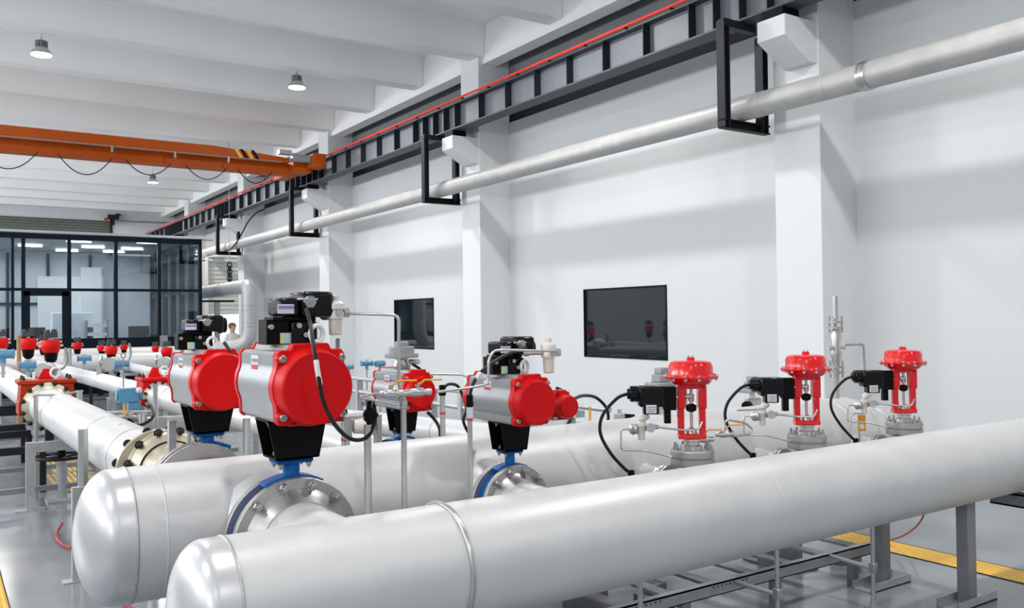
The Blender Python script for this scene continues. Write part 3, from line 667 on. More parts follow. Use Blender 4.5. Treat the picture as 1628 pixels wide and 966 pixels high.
def regulator(parent, p, s, tip=(1, 0, 0), cup=.10):
    """cream air filter regulator, body centre at p"""
    p = Vector(p)
    r = MB().lathe([(.012*s, .086*s), (.020*s, .084*s), (.020*s, .06*s)], p, (0, 0, 1), 20).lathe([(.024*s, .06*s), (.045*s, .045*s), (.047*s, .02*s), (.038*s, .012*s), (.043*s, 0), (.043*s, -.03*s)], p, (0, 0, 1), 28).lathe([(.034*s, -.03*s), (.032*s, -(.03+cup)*s), (.026*s, -(.036+cup)*s)], p, (0, 0, 1), 24).build('filter_regulator', bge_m, parent)
    r['label'] = 'cream air filter regulator'
    t = Vector(tip)
    b = MB(); b.lathe([(.026*s, 0), (.026*s, .03*s), (.018*s, .034*s)], p+t*.04*s, t, 6); b.cyl(p-t*.065*s, p+t*.045*s, .014*s, n=12); MB().cyl(p+Vector((0, -.04*s, 0)), p+Vector((0, -.055*s, 0)), .016*s, n=14).build('pressure_gauge', ss_m, r)
    b.build('port_fitting', ss_m, r)
    return r
v1 = butterfly((*V1, HZ), .355, .525, .287, .292, -.252, .275, .150, .273, 'largest actuated valve in the foreground, big red round face and black positioner on top')
posbox(v1, .525+.292*1.085, 1.03, -.01, 'black', .035)
q = at(533, 497, Y=3.6)-Vector((*V1, HZ)); regulator(v1, q, .88, (1, 0, 0), .075)
MB().cyl(q+Vector((-.05, 0, .0)), q+Vector((-.14, .03, .02)), .014).build('regulator_mount', ss_m, v1)
v3 = butterfly((*V3, HZ), .27, .417, .205, .223, -.206, .252, .108, .197, 'middle actuated valve right of the conduit posts, small red dome just behind its face')
posbox(v3, .417+.223*1.085, .86, -.0, 'black')
q = at(872, 560, Y=3.55)-Vector((*V3, HZ)); regulator(v3, q, .86, (.9, -.4, 0), .085)
MB().cyl(q+Vector((-.04, 0, 0)), q+Vector((-.12, .05, 0)), .012).build('regulator_mount', ss_m, v3)
v2 = butterfly((*V2, HZ), .32, .478, .287, .285, -.30, .25, .15, .255, 'actuated valve partly hidden behind the largest one, on the far side of the second header')
posbox(v2, .478+.285*1.085, .88, .02, 'black', -.03)
v4 = butterfly((*V4, HZ), .205, .36, .20, .235, -.24, .24, .098, .17, 'actuated valve with a round grey switch box on top, behind the silver ball valves')
posbox(v4, .36+.235*1.085, 1.0, .0, 'grey')
# small red override dome behind the middle actuator's face
o = at(893, 645, Y=3.72)
rd = thing('manual_override_valve', o, 'small red round domed housing behind the middle red face', 'valve housing')
MB().lathe([(.055, .07), (.062, .05), (.062, -.06), (.055, -.075), (.001, -.078)], (0, 0, 0), (0, 1, 0), 36).build('dome', red_m, rd)
MB().b2((-.055, .0, -.075), (.055, .09, .075)).build('housing', red_m, rd, bevel=.006)
MB().b2((-.03, -.01, .055), (.03, .05, .085)).build('terminal_lid', red_m, rd, bevel=.005)
for sx in (-1, 1): MB().cyl((sx*.048, -.0, -.062), (sx*.048, -.015, -.062), .009, n=12).build('cap_screw', bolt_m, rd)
MB().b2((-.26, .09, -.03), (.04, .12, .03)).build('mounting_arm', blk_m, rd, auto=0)
# ------------------------------------------------------------------ red diaphragm control valves
RZ = -.62
def control_valve(loc, label):
    a = thing('diaphragm_control_valve', loc, label, 'control valve', 'red diaphragm control valves in a row')
    Z = lambda zr: EYE+zr-loc[2]
    zf = Z(-.745)
    MB().lathe([(.05, Z(-1.02)), (.085, Z(-.99)), (.095, Z(-.94)), (.085, Z(-.88)), (.07, Z(-.84))], (0, 0, 0), (0, 0, 1), 32).build('valve_body', ss_m, a)
    MB().lathe([(.116, zf-.085), (.12, zf-.08), (.12, zf-.048), (.112, zf-.044), (.112, zf-.040), (.12, zf-.036), (.12, zf-.004), (.116, zf), (.06, zf)], (0, 0, 0), (0, 0, 1), 48).build('bonnet_flange', flg_m, a)
    MB().b2((-.005, -.1215, zf-.072), (.04, -.118, zf-.056)).build('stamp', rlb_m, a, auto=0) if False else MB().lathe([(.1205, zf-.070), (.1205, zf-.056)], (0, 0, 0), (0, 0, 1), 48, close=False)
    for k in range(8):
        t = 2*PI*(k+.5)/8; p = (.095*math.cos(t), .095*math.sin(t), zf)
        MB().cyl(p, (p[0], p[1], zf+.035), .007, n=10).lathe([(.013, 0), (.013, .014)], p, (0, 0, 1), 6).build('stud', bolt_m, a)
    MB().lathe([(.06, zf), (.058, zf+.02), (.042, zf+.028), (.042, zf+.045), (.05, zf+.05), (.05, zf+.06)], (0, 0, 0), (0, 0, 1), 32).build('bonnet', ss_m, a)
    z0 = zf+.06; z1 = Z(-.385); w = .078
    mb = MB()
    mb.b2((-w, -.035, z0), (w, .035, z0+.03))
    for sx in (-1, 1):
        mb.b2((sx*w, -.022, z0+.015), (sx*(w-.036), .022, z0+.19))
        mb.b2((sx*(w+.004), -.036, z0+.17), (sx*(w-.042), .036, z1))
    mb.b2((-w, -.036, z1-.02), (w, .036, z1+.006))
    mb.build('yoke', cred_m, a, bevel=.006)
    MB().cyl((0, 0, z0), (0, 0, z1), .0085).lathe([(.03, z0+.03), (.026, z0+.05), (.012, z0+.062)], (0, 0, 0), (0, 0, 1), 24).cyl((0, 0, z1-.09), (0, 0, z1-.05), .016).build('stem', ss_m, a)
    MB().lathe([(.016, z0+.15), (.03, z0+.16), (.03, z0+.185), (.016, z0+.195)], (0, 0, 0), (0, 0, 1), 8).build('travel_pointer', blk_m, a)
    MB().b2((-.035, .0, z1-.12), (-.022, .004, z1-.02)).build('travel_scale', lbl_m, a, auto=0)
    zr = Z(-.336); zt = Z(-.245)
    MB().lathe([(.055, z1), (.10, z1+.006), (.118, zr-.025), (.126, zr-.006), (.152, zr-.006), (.154, zr-.001)], (0, 0, 0), (0, 0, 1), 56).build('lower_casing', cred_m, a)
    MB().lathe([(.154, zr), (.152, zr+.006), (.128, zr+.007), (.124, zr+.02), (.123, zt-.03), (.112, zt-.010), (.09, zt-.003), (.001, zt)], (0, 0, 0), (0, 0, 1), 56).build('diaphragm_casing', cred_m, a)
    for k in range(12):
        t = 2*PI*(k+.3)/12; p = (.141*math.cos(t), .141*math.sin(t))
        MB().cyl((*p, zr-.020), (*p, zr+.014), .0065, n=8).lathe([(.0095, 0), (.0095, .009)], (*p, zr-.015), (0, 0, 1), 6).build('rim_bolt', ss_m, a)
    MB().lathe([(.024, zt-.004), (.024, zt+.012), (.018, zt+.018)], (0, 0, 0), (0, 0, 1), 6).build('top_cap', cred_m, a)
    for sx in (-.012, .012): MB().cyl((sx, 0, zt+.016), (sx, 0, zt+.028), .005, n=8).build('vent_screw', ss_m, a)
    # electro-pneumatic positioner on the left
    zc = Z(-.445); p = MB().b2((-.30, -.075, zc-.055), (-.155, .03, zc+.06)).build('positioner', gbl_m, a, bevel=.012)
    MB().b2((-.16, -.06, zc-.075), (-.09, .02, zc+.055)).build('relay_housing', blk_m, a, bevel=.005)
    MB().cyl((-.30, -.02, zc+.015), (-.345, -.02, zc+.015), .045, n=28).cyl((-.34, -.02, zc+.015), (-.36, -.02, zc+.015), .03, n=20).build('terminal_cap', gbl_m, a, bevel=.004)
    MB().b2((-.275, -.078, zc-.095), (-.19, -.01, zc-.03)).build('junction_block', gbl_m, a, bevel=.004)
    q = MB().b2((-.262, -.0805, zc-.088), (-.205, -.0775, zc-.042)).build('rating_label', lbl_m, a, auto=0)
    for i in range(3): MB().b2((-.255, -.082, zc-.08+i*.012), (-.215+.006*i, -.0803, zc-.076+i*.012)).build('print', dag_m, q, auto=0)
    MB().b2((-.155, -.04, zc-.15), (-.12, 0, zc-.06)).build('mounting_foot', blk_m, a, auto=0)
    MB().tube([(-.10, -.03, zc-.005), (-.03, -.03, zc-.0), (0, -.01, zc)], .006, 8).cyl((-.035, -.03, zc), (-.005, -.03, zc), .013, n=10).build('feedback_lever', ss_m, a)
    r = regulator(a, (-.285, -.03, zc-.175), .62, (1, 0, 0), .07)
    MB().tube([(-.285, -.03, zc-.13), (-.25, -.04, zc-.10)], .022, 10).build('regulator_elbow', bge_m, a)
    MB().lathe([(.027, 0), (.03, .01), (.03, .03), (.022, .036)], (-.315, -.03, zc-.18), (-.7, -.7, 0), 12).build('pressure_gauge', ss_m, a)
    MB().lathe([(.02, 0), (.026, .006), (.026, .012)], (-.235, -.055, zc-.17), (0, -1, 0), 16).cyl((-.235, -.03, zc-.17), (-.19, -.03, zc-.17), .012).build('air_fitting', ss_m, a)
    MB().tube(bend([(-.20, -.03, zc-.17), (-.06, -.055, zc-.185), (.03, -.055, zc-.185), (.05, -.05, zc-.14)], .02), .0062, 8).build('air_tube', ss_m, a)
    MB().tube([(-.36, -.02, zc+.015), (-.42, -.03, zc-.01), (-.50, -.04, zc-.10), (-.515, -.05, zc-.20), (-.46, -.06, zc-.31), (-.38, -.05, zc-.40), (-.345, -.03, Z(-.87))], .0095, 10, smooth=7).build('cable', rub_m, a)
    MB().cyl((-.345, -.03, Z(-.93)), (-.345, -.03, Z(-.895)), .016, n=12).build('conduit_stub', ss_m, a); MB().cyl((-.345, -.03, Z(-.895)), (-.345, -.03, Z(-.855)), .019, n=8).build('cable_gland', blk_m, a)
    MB().tube(bend([(-.34, -.04, zc-.18), (-.40, -.04, zc-.18), (-.40, -.04, zc-.295), (-.26, -.04, zc-.30), (-.13, -.03, zc-.335), (-.09, -.03, zc-.335)], .02), .0055, 8).build('sense_tube', ss_m, a)
    # side branch flange towards header 2
    MB().lathe([(.055, .08), (.055, .17), (.085, .17), (.085, .19), (.055, .19), (.085, .195), (.085, .215), (.055, .22), (.055, .22)], (0, 0, Z(-.94)), (math.sin(RZ), math.cos(RZ), 0), 32, close=False).build('body_flange', flg_m, a)
    a.rotation_euler = (0, 0, RZ)
    return a
for i, (px_, lb) in enumerate(((1100, 'nearest and largest-looking red diaphragm control valve, left of the row of three'), (1283, 'middle one of the three red diaphragm control valves, in front of the right column'), (1438, 'right-hand and smallest-looking of the three red diaphragm control valves'))):
    if i == 0: cv = control_valve(tuple(Vector((at(px_, 720, Y=3.5).x, 3.5, HZ))), lb)
    else: copy_tree(cv, (at(px_, 700, Y=3.5).x, 3.5, HZ), lb)
CVX = [at(p, 700, Y=3.5).x for p in (1100, 1283, 1438)]
for x in CVX:
    outlet(h2, x-.0, Y2, R2, -1, .055, Y2-3.73, .71)
    b = thing('branch_pipe', (x, 3.4, HZ), ['slim branch pipe under the nearest red control valve', 'slim branch pipe under the middle red control valve', 'slim branch pipe under the right-hand red control valve'][CVX.index(x)], 'pipe')
    MB().lathe([(.055, 0), (.055, 3.4-3.15)], (0, 0, 0), (0, -1, 0), 28, close=False).build('pipe_shell', pipe_m, b)
# ------------------------------------------------------------------ conduit posts, cables, tubing between the headers
def PP(lst, Y): return [at(x, y, Y=(Y if len(t) == 0 else t[0])) for x, y, *t in lst]
def conduit(x, y, top, r, label, name='conduit_post'):
    p = thing(name, (x, y, 0), label, 'conduit', 'steel conduit posts')
    MB().cyl((0, 0, 0), (0, 0, top), r, n=20).build('pole', ss_m, p)
    MB().b2((-.05, -.05, 0), (.05, .05, .008)).build('base_plate', galv_m, p)
    return p
c1_ = conduit(1.53, 3.4, 1.36, .0155, 'steel conduit post right of the biggest actuator, black star knob at its top')
mb = MB()
for k in range(5):
    t = 2*PI*k/5; mb.cyl((0, -.03, 1.40), (.032*math.cos(t), -.03, 1.40+.032*math.sin(t)), .011, n=8)
mb.cyl((0, -.05, 1.40), (0, 0, 1.40), .022, n=10).b2((-.006, -.02, 1.36), (.012, .0, 1.46)); mb.build('star_knob', blk_m, c1_, bevel=.003)
MB().cyl((0, 0, 1.455), (0, 0, 1.475), .012).b2((-.02, -.01, 1.44), (.02, .02, 1.456)).build('clamp', ss_m, c1_)
c2_ = conduit(1.70, 3.4, 1.43, .0125, 'thinner steel post left of the middle actuator, carrying the tall bent tube')
MB().lathe([(.014, 1.415), (.018, 1.42), (.018, 1.445), (.011, 1.46)], (0, 0, 0), (0, 0, 1), 8).build('coupling', ss_m, c2_)
c3_ = conduit(2.035, 3.4, 1.34, .0115, 'steel conduit post in front of the middle actuator, with red band and black cable gland')
MB().cyl((0, 0, 1.338), (0, 0, 1.35), .0145, n=20).build('red_band', rlb_m, c3_)
MB().cyl((0, 0, 1.35), (0, 0, 1.40), .0155, n=20).build('printed_sleeve', lbl_m, c3_)
MB().lathe([(.014, 1.40), (.018, 1.405), (.018, 1.425), (.014, 1.43), (.017, 1.435), (.015, 1.455)], (0, 0, 0), (0, 0, 1), 10).build('cable_gland', blk_m, c3_)
def cable(pts, r, label, m=rub_m, name='cable', cat='cable', group=None, k=8, n=10):
    return tag(MB().tube(pts, r, n, smooth=k).build(name, m), label, cat, group)
ca = cable(PP([(487, 491, 3.46), (493, 512, 3.40), (498, 545, 3.24), (505, 590, 3.20), (515, 640, 3.21), (535, 678, 3.26), (560, 698, 3.32), (584, 694, 3.38), (596, 668, 3.4), (594, 644, 3.4), (586, 634, 3.4)], 0), .0085, 'black cable looping down across the biggest red face to the star knob post')
tag(MB().tube(PP([(502.5, 572, 3.206), (505, 590, 3.197), (509, 611, 3.205)], 0), .0100, 10).build('sleeve', wht_m, ca), None)
cable(PP([(746, 643, 3.4), (747, 628, 3.4), (753, 608, 3.42), (768, 588, 3.46), (800, 566, 3.52), (836, 552, 3.60)], 0), .0085, 'black cable rising from the gland post to the middle positioner')
tag(MB().tube(PP([(757, 601, 3.42), (763, 593, 3.44)], 0), .0098, 10).build('cable_sleeve', wht_m), 'white sleeve on the black cable above the gland post', 'cable sleeve')
def tube(pts, r, label, m=ss_m, name='instrument_tube', g=None): return tag(MB().tube(bend(pts, .03), r, 10).build(name, m), label, 'tube', g)
tube(PP([(637, 640, 3.4), (634, 600, 3.4), (634, 501, 3.4), (600, 499, 3.45), (548, 498, 3.6)], 0), .0072, 'tall thin steel tube bent at a right angle from the regulator of the biggest actuator')
tube(PP([(537, 540, 3.6), (537, 558, 3.66)], 0), .010, 'short steel tube below the cream regulator of the biggest actuator')
tube(PP([(630, 643), (614, 640), (574, 632), (573, 630), (598, 625), (606, 625)], 3.36), .0052, 'thin steel tube folded into a pointed loop left of the ball valves')
tube(PP([(694, 623, 3.38), (740, 617, 3.40), (776, 611, 3.42), (777, 570, 3.42), (785, 557, 3.43), (800, 556, 3.44), (885, 558, 3.48)], 0), .0062, 'thin steel tube stepping up from the ball valves to the middle regulator')
def ball_valve(px, py, Y, length, label, flip=1, hcol=yel_m, rot=0.0):
    p = at(px, py, Y=Y); b = thing('ball_valve', p, label, 'ball valve', 'small steel ball valves with yellow handles', rz=rot)
    s = length/2
    MB().lathe([(.011, -s), (.014, -s+.001), (.014, -s*.7), (.011, -s*.68), (.017, -s*.5), (.019, -s*.2), (.019, s*.25), (.015, s*.5), (.011, s*.52), (.015, s*.7), (.015, s)], (0, 0, 0), (1, 0, 0), 12).build('body', ss_m, b)
    MB().cyl((0, 0, .015), (0, 0, .034), .009, n=10).lathe([(.012, .028), (.012, .034)], (0, 0, 0), (0, 0, 1), 6).build('stem', ss_m, b)
    MB().tube(bend([(0, 0, .034), (.018*flip, 0, .04), (.03*flip, 0, .052), (.11*flip, 0, .052)], .006), .0042, 8).build('handle', hcol, b)
    return b
ball_valve(622, 625, 3.36, .10, 'left-hand ball valve in front of the rear actuator, yellow handle', rot=-.3)
ball_valve(664, 623, 3.36, .12, 'right-hand ball valve in front of the rear actuator, yellow handle', rot=-.3)
MB_t = tag(MB().cyl(at(632, 627, Y=3.37), at(652, 624, Y=3.37), .014).lathe([(.019, 0), (.019, .03)], at(638, 633, Y=3.385), (0, 0, 1), 8).build('pipe_tee', ss_m), 'steel tee fitting joining the two ball valves above the post', 'fitting')
# behind header 2: rail frame in the pipe direction, its posts, transmitters and gland posts
RX = 4.0
rf = thing('instrument_rail', (RX, 0, 0), 'long grey two-bar steel rail frame standing behind the second header', 'rail')
for z in (EYE-.655, EYE-.80):
    MB().cyl((0, 4.75 if z > EYE-.7 else 6.2, z), (0, 11.5, z), .022 if z > EYE-.7 else .025, n=14).build('rail_bar', galv_m, rf)
for x in (462, 571, 688, 735):
    y = at(x, 650, X=RX).y
    MB().b2((-.035, y-.03, 0), (.035, y+.03, EYE-.68)).build('post', galv_m, rf, auto=0)
y = at(906, 660, X=RX).y
MB().b2((-.04, y-.02, 0), (.04, y+.02, EYE-.74)).b2((-.04, y-.13, EYE-.74), (.04, y+.11, EYE-.69)).build('bracket_post', galv_m, rf, auto=0)
def transmitter(p, label, s=1.0, stem=.25, rz=0, yh=False, single=False, g='blue pressure transmitters'):
    t = thing('pressure_transmitter', p, label, 'transmitter', g, rz=rz)
    MB().cyl((-.075*s, 0, 0), (.075*s, 0, 0), .042*s, n=24).cyl((-.092*s, 0, 0), (-.075*s, 0, 0), .047*s, n=24).cyl((.075*s, 0, 0), (.092*s, 0, 0), .047*s, n=24).build('housing', tbl_m, t, bevel=.004)
    MB().cyl((0, 0, -.03*s), (0, 0, -.085*s), .024*s, n=16).build('neck', tbl_m, t)
    MB().b2((-.03*s, -.02*s, .035*s), (.03*s, .02*s, .052*s)).build('tag_plate', ss_m, t, auto=0)
    MB().cyl((0, 0, -.08*s), (0, 0, -.085*s-stem), .014*s, n=12).lathe([(.026*s, -.085*s), (.026*s, -.11*s)], (0, 0, 0), (0, 0, 1), 6).lathe([(.022*s, -.085*s-stem*.6), (.022*s, -.085*s-stem*.75)], (0, 0, 0), (0, 0, 1), 6).build('stem', ss_m, t)
    if yh: MB().b2((-.03*s, -.04*s, -.19*s), (-.018*s, -.028*s, -.085*s)).build('valve_handle', yel_m, t)
    return t
transmitter(at(583, 577, Y=9), 'left one of the pair of blue transmitters above the rear actuator', .75, 1.25)
transmitter(at(604, 578, Y=9), 'right one of the pair of blue transmitters above the rear actuator', .75, 1.25, rz=.5)
transmitter(at(554, 583, Y=9), 'small blue transmitter peeping out right of the biggest red face', .6, 1.22)
for px_, lb in ((547, 'short steel gland post between the biggest actuator and the star knob post, behind the header'), (704, 'steel gland post behind the second header, between the rear and middle actuators')):
    p = at(px_, 690, Y=4.8); c = conduit(p.x, p.y, at(px_, 628 if px_ > 600 else 668, Y=4.8).z, .0165, lb)
    zt_ = at(px_, 628 if px_ > 600 else 668, Y=4.8).z
    MB().lathe([(.02, zt_-.002), (.024, zt_+.005), (.024, zt_+.03), (.018, zt_+.035), (.022, zt_+.04), (.02, zt_+.065)], (0, 0, 0), (0, 0, 1), 10).build('cable_gland', blk_m, c)
    MB().cyl((0, 0, zt_-.12), (0, 0, zt_-.105), .0185).build('red_band', rlb_m, c)
cable(PP([(704, 620, 4.8), (712, 611, 4.85), (727, 613, 4.9), (737, 632, 4.9), (743, 655, 4.9)], 0), .010, 'short black cable arching over the rear gland post')
cable(PP([(655, 578, 5.2), (672, 590, 5.05), (679, 605, 4.95), (681, 625, 4.93), (671, 636, 4.93), (655, 640, 4.93), (640, 634, 5.0)], 0), .010, 'black cable curling over the rear actuator from its round switch box')
cable(PP([(680, 655, 5.0), (692, 668, 4.95), (699, 682, 4.9), (700, 700, 4.9)], 0), .011, 'black cable dropping from the rear actuator to the header')
cable(PP([(357, 545, 4.85), (372, 570, 4.74), (392, 620, 4.7), (400, 660, 4.75)], 0), .010, 'black cable hanging across the left rear red face')
cable(PP([(886, 617, 4.3), (902, 626, 4.5), (911, 645, 4.6), (909, 662, 4.6), (900, 678, 4.6)], 0), .011, 'black cable curving down beside the small red dome', group=None)
cable(PP([(905, 638, 4.3), (925, 629, 4.5), (946, 631, 4.6), (962, 645, 4.6), (967, 660, 4.6), (966, 676, 4.6)], 0), .011, 'black cable arching right from the small red dome to the header')
cable(PP([(746, 690, 4.9), (737, 670, 4.9), (741, 655, 4.9)], 0), .010, 'short black cable right of the rail posts')
tube(PP([(683, 594, 4.9), (735, 595, 4.8), (748, 600, 4.7), (748, 625, 4.7)], 0), .008, 'thin steel tube running from the rear actuator towards the middle one')
# vent and relief valve assembly on header 2
vp = (5.80, Y2, HZ+R2-.01); vv = thing('relief_valve', vp, 'slim vertical steel relief valve on the second header, right of the middle red control valve', 'valve')
MB().cyl((0, 0, 0), (0, 0, .24), .021, n=20).build('riser_pipe', ss_m, vv)
MB().cyl((0, 0, .62), (0, 0, .80), .021, n=20).build('outlet_pipe', ss_m, vv)
for z in (.20, .245, .545, .59): MB().lathe([(.02, 0), (.058, 0), (.058, .016), (.02, .016)], (0, 0, z), (0, 0, 1), 28, close=False).build('flange', flg_m, vv)
for z0, z1 in ((.17, .30), (.515, .645)):
    for k in range(4):
        t = 2*PI*(k+.5)/4; MB().cyl((  .045*math.cos(t),   .045*math.sin(t), z0), (  .045*math.cos(t),   .045*math.sin(t), z1), .007, n=8).build('stud', bolt_m, vv)
MB().lathe([(.02, .26), (.032, .30), (.046, .36), (.028, .42), (.044, .49), (.02, .55)], (0, 0, 0), (0, 0, 1), 24).cyl((-.10, 0, .40), (.10, 0, .40), .016, n=12).build('valve_body', ss_m, vv)
MB().tube(bend([(.10, 0, .42), (.32, -.02, .42), (.34, -.02, .15)], .03), .010, 8).build('drain_tube', ss_m, vv)
MB().cyl((-.22, -.05, .24), (-.10, -.02, .24), .014, n=10).sph((-.22, -.05, .24), .028, 12).build('side_fitting', ss_m, vv)
# instrument boxes and taps behind the control valves
def instrument_box(p, s, label, knob=False):
    b = thing('instrument_box', p, label, 'instrument', 'grey boxes behind the red control valves')
    MB().b2((-.05*s, -.04*s, 0), (.05*s, .04*s, .05*s)).b2((-.09*s, -.06*s, -.03*s), (.09*s, .06*s, 0)).build('housing', agr_m, b, bevel=.006)
    MB().b2((-.035*s, -.03*s, .05*s), (.035*s, .03*s, .09*s)).build('cap', agr_m, b, bevel=.006)
    MB().cyl((-.06*s, 0, -.10*s), (.07*s, 0, -.10*s), .028*s, n=16).cyl((0, 0, -.27*s), (0, 0, -.03*s), .02*s, n=14).build('valve_stem', ss_m, b)
    if knob:
        MB().b2((-.05*s, -.062*s, .005), (.05*s, -.058*s, .03*s)).build('yellow_label', yel_m, b, auto=0)
        MB().cyl((-.13*s, -.05*s, -.12*s), (-.08*s, -.03*s, -.12*s), .035*s, n=10).build('black_knob', blk_m, b)
instrument_box(at(1052, 607, Y=4.35), 1.1, 'grey square box behind the black positioner of the nearest control valve')
instrument_box(at(1196, 617, Y=4.4), 1.0, 'grey box with a yellow label and black knob, left of the middle control valve', True)
yt = thing('yellow_tag', at(1370, 672, Y=3.75), 'yellow rectangular tag with white disc behind the right control valve', 'tag')
MB().box((0, 0, 0), (.055, .005, .115), rz=-.6).build('plate', yel_m, yt); MB().cyl((-.003, -.004, -.025), (-.007, -.008, -.025), .018).build('disc', wht_m, yt)
MB().cyl((0, .02, -.06), (0, .02, -.35), .006, n=8).b2((-.005, 0, -.06), (.005, .025, -.04)).build('hanger_wire', ss_m, yt)
ball_valve(1118, 698, 3.47, .12, 'ball valve with yellow handle low on the right of the nearest control valve', rot=-.5)
ball_valve(1152, 690, 3.47, .11, 'ball valve with yellow handle between the nearest and middle control valves', rot=-.5)
tube(PP([(1150, 688), (1152, 670), (1158, 667), (1185, 672), (1197, 682), (1192, 690), (1160, 694)], 3.47), .006, 'steel tube bent into a closed loop between two control valves')
tube(PP([(1125, 702), (1132, 712), (1134, 735)], 3.47), .012, 'short steel drain tube beside the nearest valve flange')
tube(PP([(1172, 652), (1200, 651), (1215, 650)], 3.47), .0055, 'thin steel tube left of the middle control valve regulator')
tube(PP([(1352, 690), (1352, 662), (1358, 657), (1372, 657)], 3.55), .0055, 'thin steel tube left of the right control valve regulator')
tag(MB().tube([at(938, 646, Y=4.5), at(938, 668, Y=4.5)], .008, 8).build('yellow_lever', yel_m), 'upright yellow lever standing behind the second header', 'lever')
tp = thing('tap_fitting', at(985, 662, Y=4.45), 'small steel tap with black lever lying on the second header', 'tap')
MB().cyl((-.035, 0, 0), (.03, 0, 0), .022, n=14).cyl((0, 0, -.05), (0, 0, .05), .014, n=12).build('body', ss_m, tp); MB().hexa([(.03, -.02, -.022), (.13, -.008, -.006), (.13, .008, -.006), (.03, .02, -.022), (.03, -.02, .018), (.13, -.008, .006), (.13, .008, .006), (.03, .02, .018)]).build('lever', blk_m, tp)
# branch cleanouts near the star knob post (behind header 2)
fc = thing('filter_canister', at(577, 676, Y=4.75), 'small cream canister with steel end clamps behind the second header', 'canister')
MB().lathe([(.02, -.07), (.045, -.055), (.05, 0), (.045, .055), (.02, .07)], (0, 0, 0), (1, -.2, 0), 24).build('shell', bge_m, fc)
MB().b2((-.11, -.03, -.08), (-.08, .03, .05)).build('clamp', dag_m, fc, bevel=.004)
MB().b2((.08, -.03, -.13), (.11, .03, .06)).build('clamp', dag_m, fc, bevel=.004)
MB().cyl((-.12, 0, .06), (.1, 0, .06), .014).build('cross_tube', ss_m, fc)
MB().cyl((.095, 0, -.13), (.095, 0, -1.2), .012, n=10).build('leg_tube', ss_m, fc)
MB().cyl((-.095, 0, -.08), (-.095, 0, -1.2), .012, n=10).build('leg_tube', ss_m, fc)
# ------------------------------------------------------------------ check valves on the meter runs
def check_valve(c, R, w, label, m, hgt, rx=0):
    v = thing('check_valve', c, label, 'check valve', 'orange and red cast check valves')
    MB().lathe([(R, -.22), (R, -.17), (R*.9, -.15), (R*.88, .15), (R, .17), (R, .22)], (0, 0, 0), (0, 1, 0), 48).build('body', m, v)
    MB().hexa([(-w*.55, -.2, 0), (w*.55, -.2, 0), (w*.55, .2, 0), (-w*.55, .2, 0), (-w*.52, -.2, hgt-.05), (w*.52, -.2, hgt-.05), (w*.52, .2, hgt-.05), (-w*.52, .2, hgt-.05)]).b2((-w*.58, -.22, hgt-.05), (w*.58, .22, hgt)).build('bonnet', m, v, bevel=.012)
    for sx in (-1, 1): MB().b2((sx*R*.75, -.2, -.1), (sx*R*1.12, .2, .06)).build('ear', m, v, bevel=.012)
    MB().hexa([(-.09, -.03, hgt), (.09, -.03, hgt), (.09, .05, hgt), (-.09, .05, hgt), (-.03, -.02, hgt+.12), (.03, -.02, hgt+.12), (.03, .04, hgt+.12), (-.03, .04, hgt+.12)]).build('lifting_lug', red_m, v, bevel=.006)
    MB().torus((.09, -.12, hgt+.075), (.3, -1, 0), .055, .014, 28, 8).b2((.07, -.13, hgt), (.11, -.11, hgt+.03)).build('eye_ring', wht_m, v)
    for sx in (-1, 1):
        for i in range(2): b = MB(); hexbolt(b, (sx*w*.46, -.12+.24*i, hgt), (0, 0, 1), .02, .045); b.build('bolt', dbolt_m, v)
    MB().cyl((-.13, -.1, hgt), (-.13, -.1, hgt+.09), .018).build('grease_fitting', wht_m, v)
    return v
check_valve(A1+Vector((0, .27, 0)), .262, .52, 'large orange-red cast check valve at the left, with a wide bolted flange in front', ored_m, .30)
check_valve(B1+Vector((0, .27, 0)), .185, .36, 'smaller red cast check valve left of the grey actuators, behind the blue box', red_m, .24)
# ------------------------------------------------------------------ transmitters, posts on the meter runs
zA = HZ+RA
p = at(205, 628, Y=7.6); p.x = at(205, 628, Y=7.6).x
bt = thing('flow_transmitter', p, 'large pale blue box-shaped transmitter with yellow handle, standing on the thick pipe run', 'transmitter')
sc = 1.0
MB().b2((-.085, -.05, -.055), (.07, .05, .06)).cyl((.07, 0, 0), (.10, 0, 0), .05, n=20).cyl((-.10, 0, 0), (-.085, 0, 0), .045, n=20).build('housing', tbl_m, bt, bevel=.012)
MB().b2((-.01, -.04, -.115), (.08, .04, -.055)).build('lower_housing', tbl_m, bt, bevel=.006)
MB().sph((.065, -.06, .04), .026, 12).build('vent_cap', bge_m, bt)
MB().b2((-.05, -.05, -.165), (-.035, -.035, -.07)).build('valve_handle', yel_m, bt)
MB().cyl((.0, 0, -.115), (.0, 0, zA-p.z-.03), .022, n=16).lathe([(.034, -.14), (.034, -.17)], (0, 0, 0), (0, 0, 1), 6).build('stem', ss_m, bt)
for x, y, Y, s, lb in ((44, 580, 14.0, 1.2, 'blue transmitter left of the red eye ring, above the orange-red check valve'), (134, 569, 17.0, 1.25, 'blue transmitter on the slim pipe run, below the fifth small red actuator'),
                       (193, 578, 14.2, 1.15, 'blue transmitter just above the smaller red check valve'), (5, 563, 15, 1.6, 'blue transmitter cut by the left edge of the photo')):
    p = at(x, y, Y=Y); transmitter(p, lb, s, max(.12, p.z-HZ-.15-.085*s), rz=random.uniform(-.3, .3), g=None)
lp = thing('lifting_hook', at(196, 565, Y=12.6), 'thin grey post with an eye at its top, behind a blue transmitter', 'hook')
MB().torus((0, 0, 0), (0, 1, 0), .03, .008, 16, 6).cyl((0, 0, -.03), (0, 0, -.45), .008, n=8).build('post', dag_m, lp)
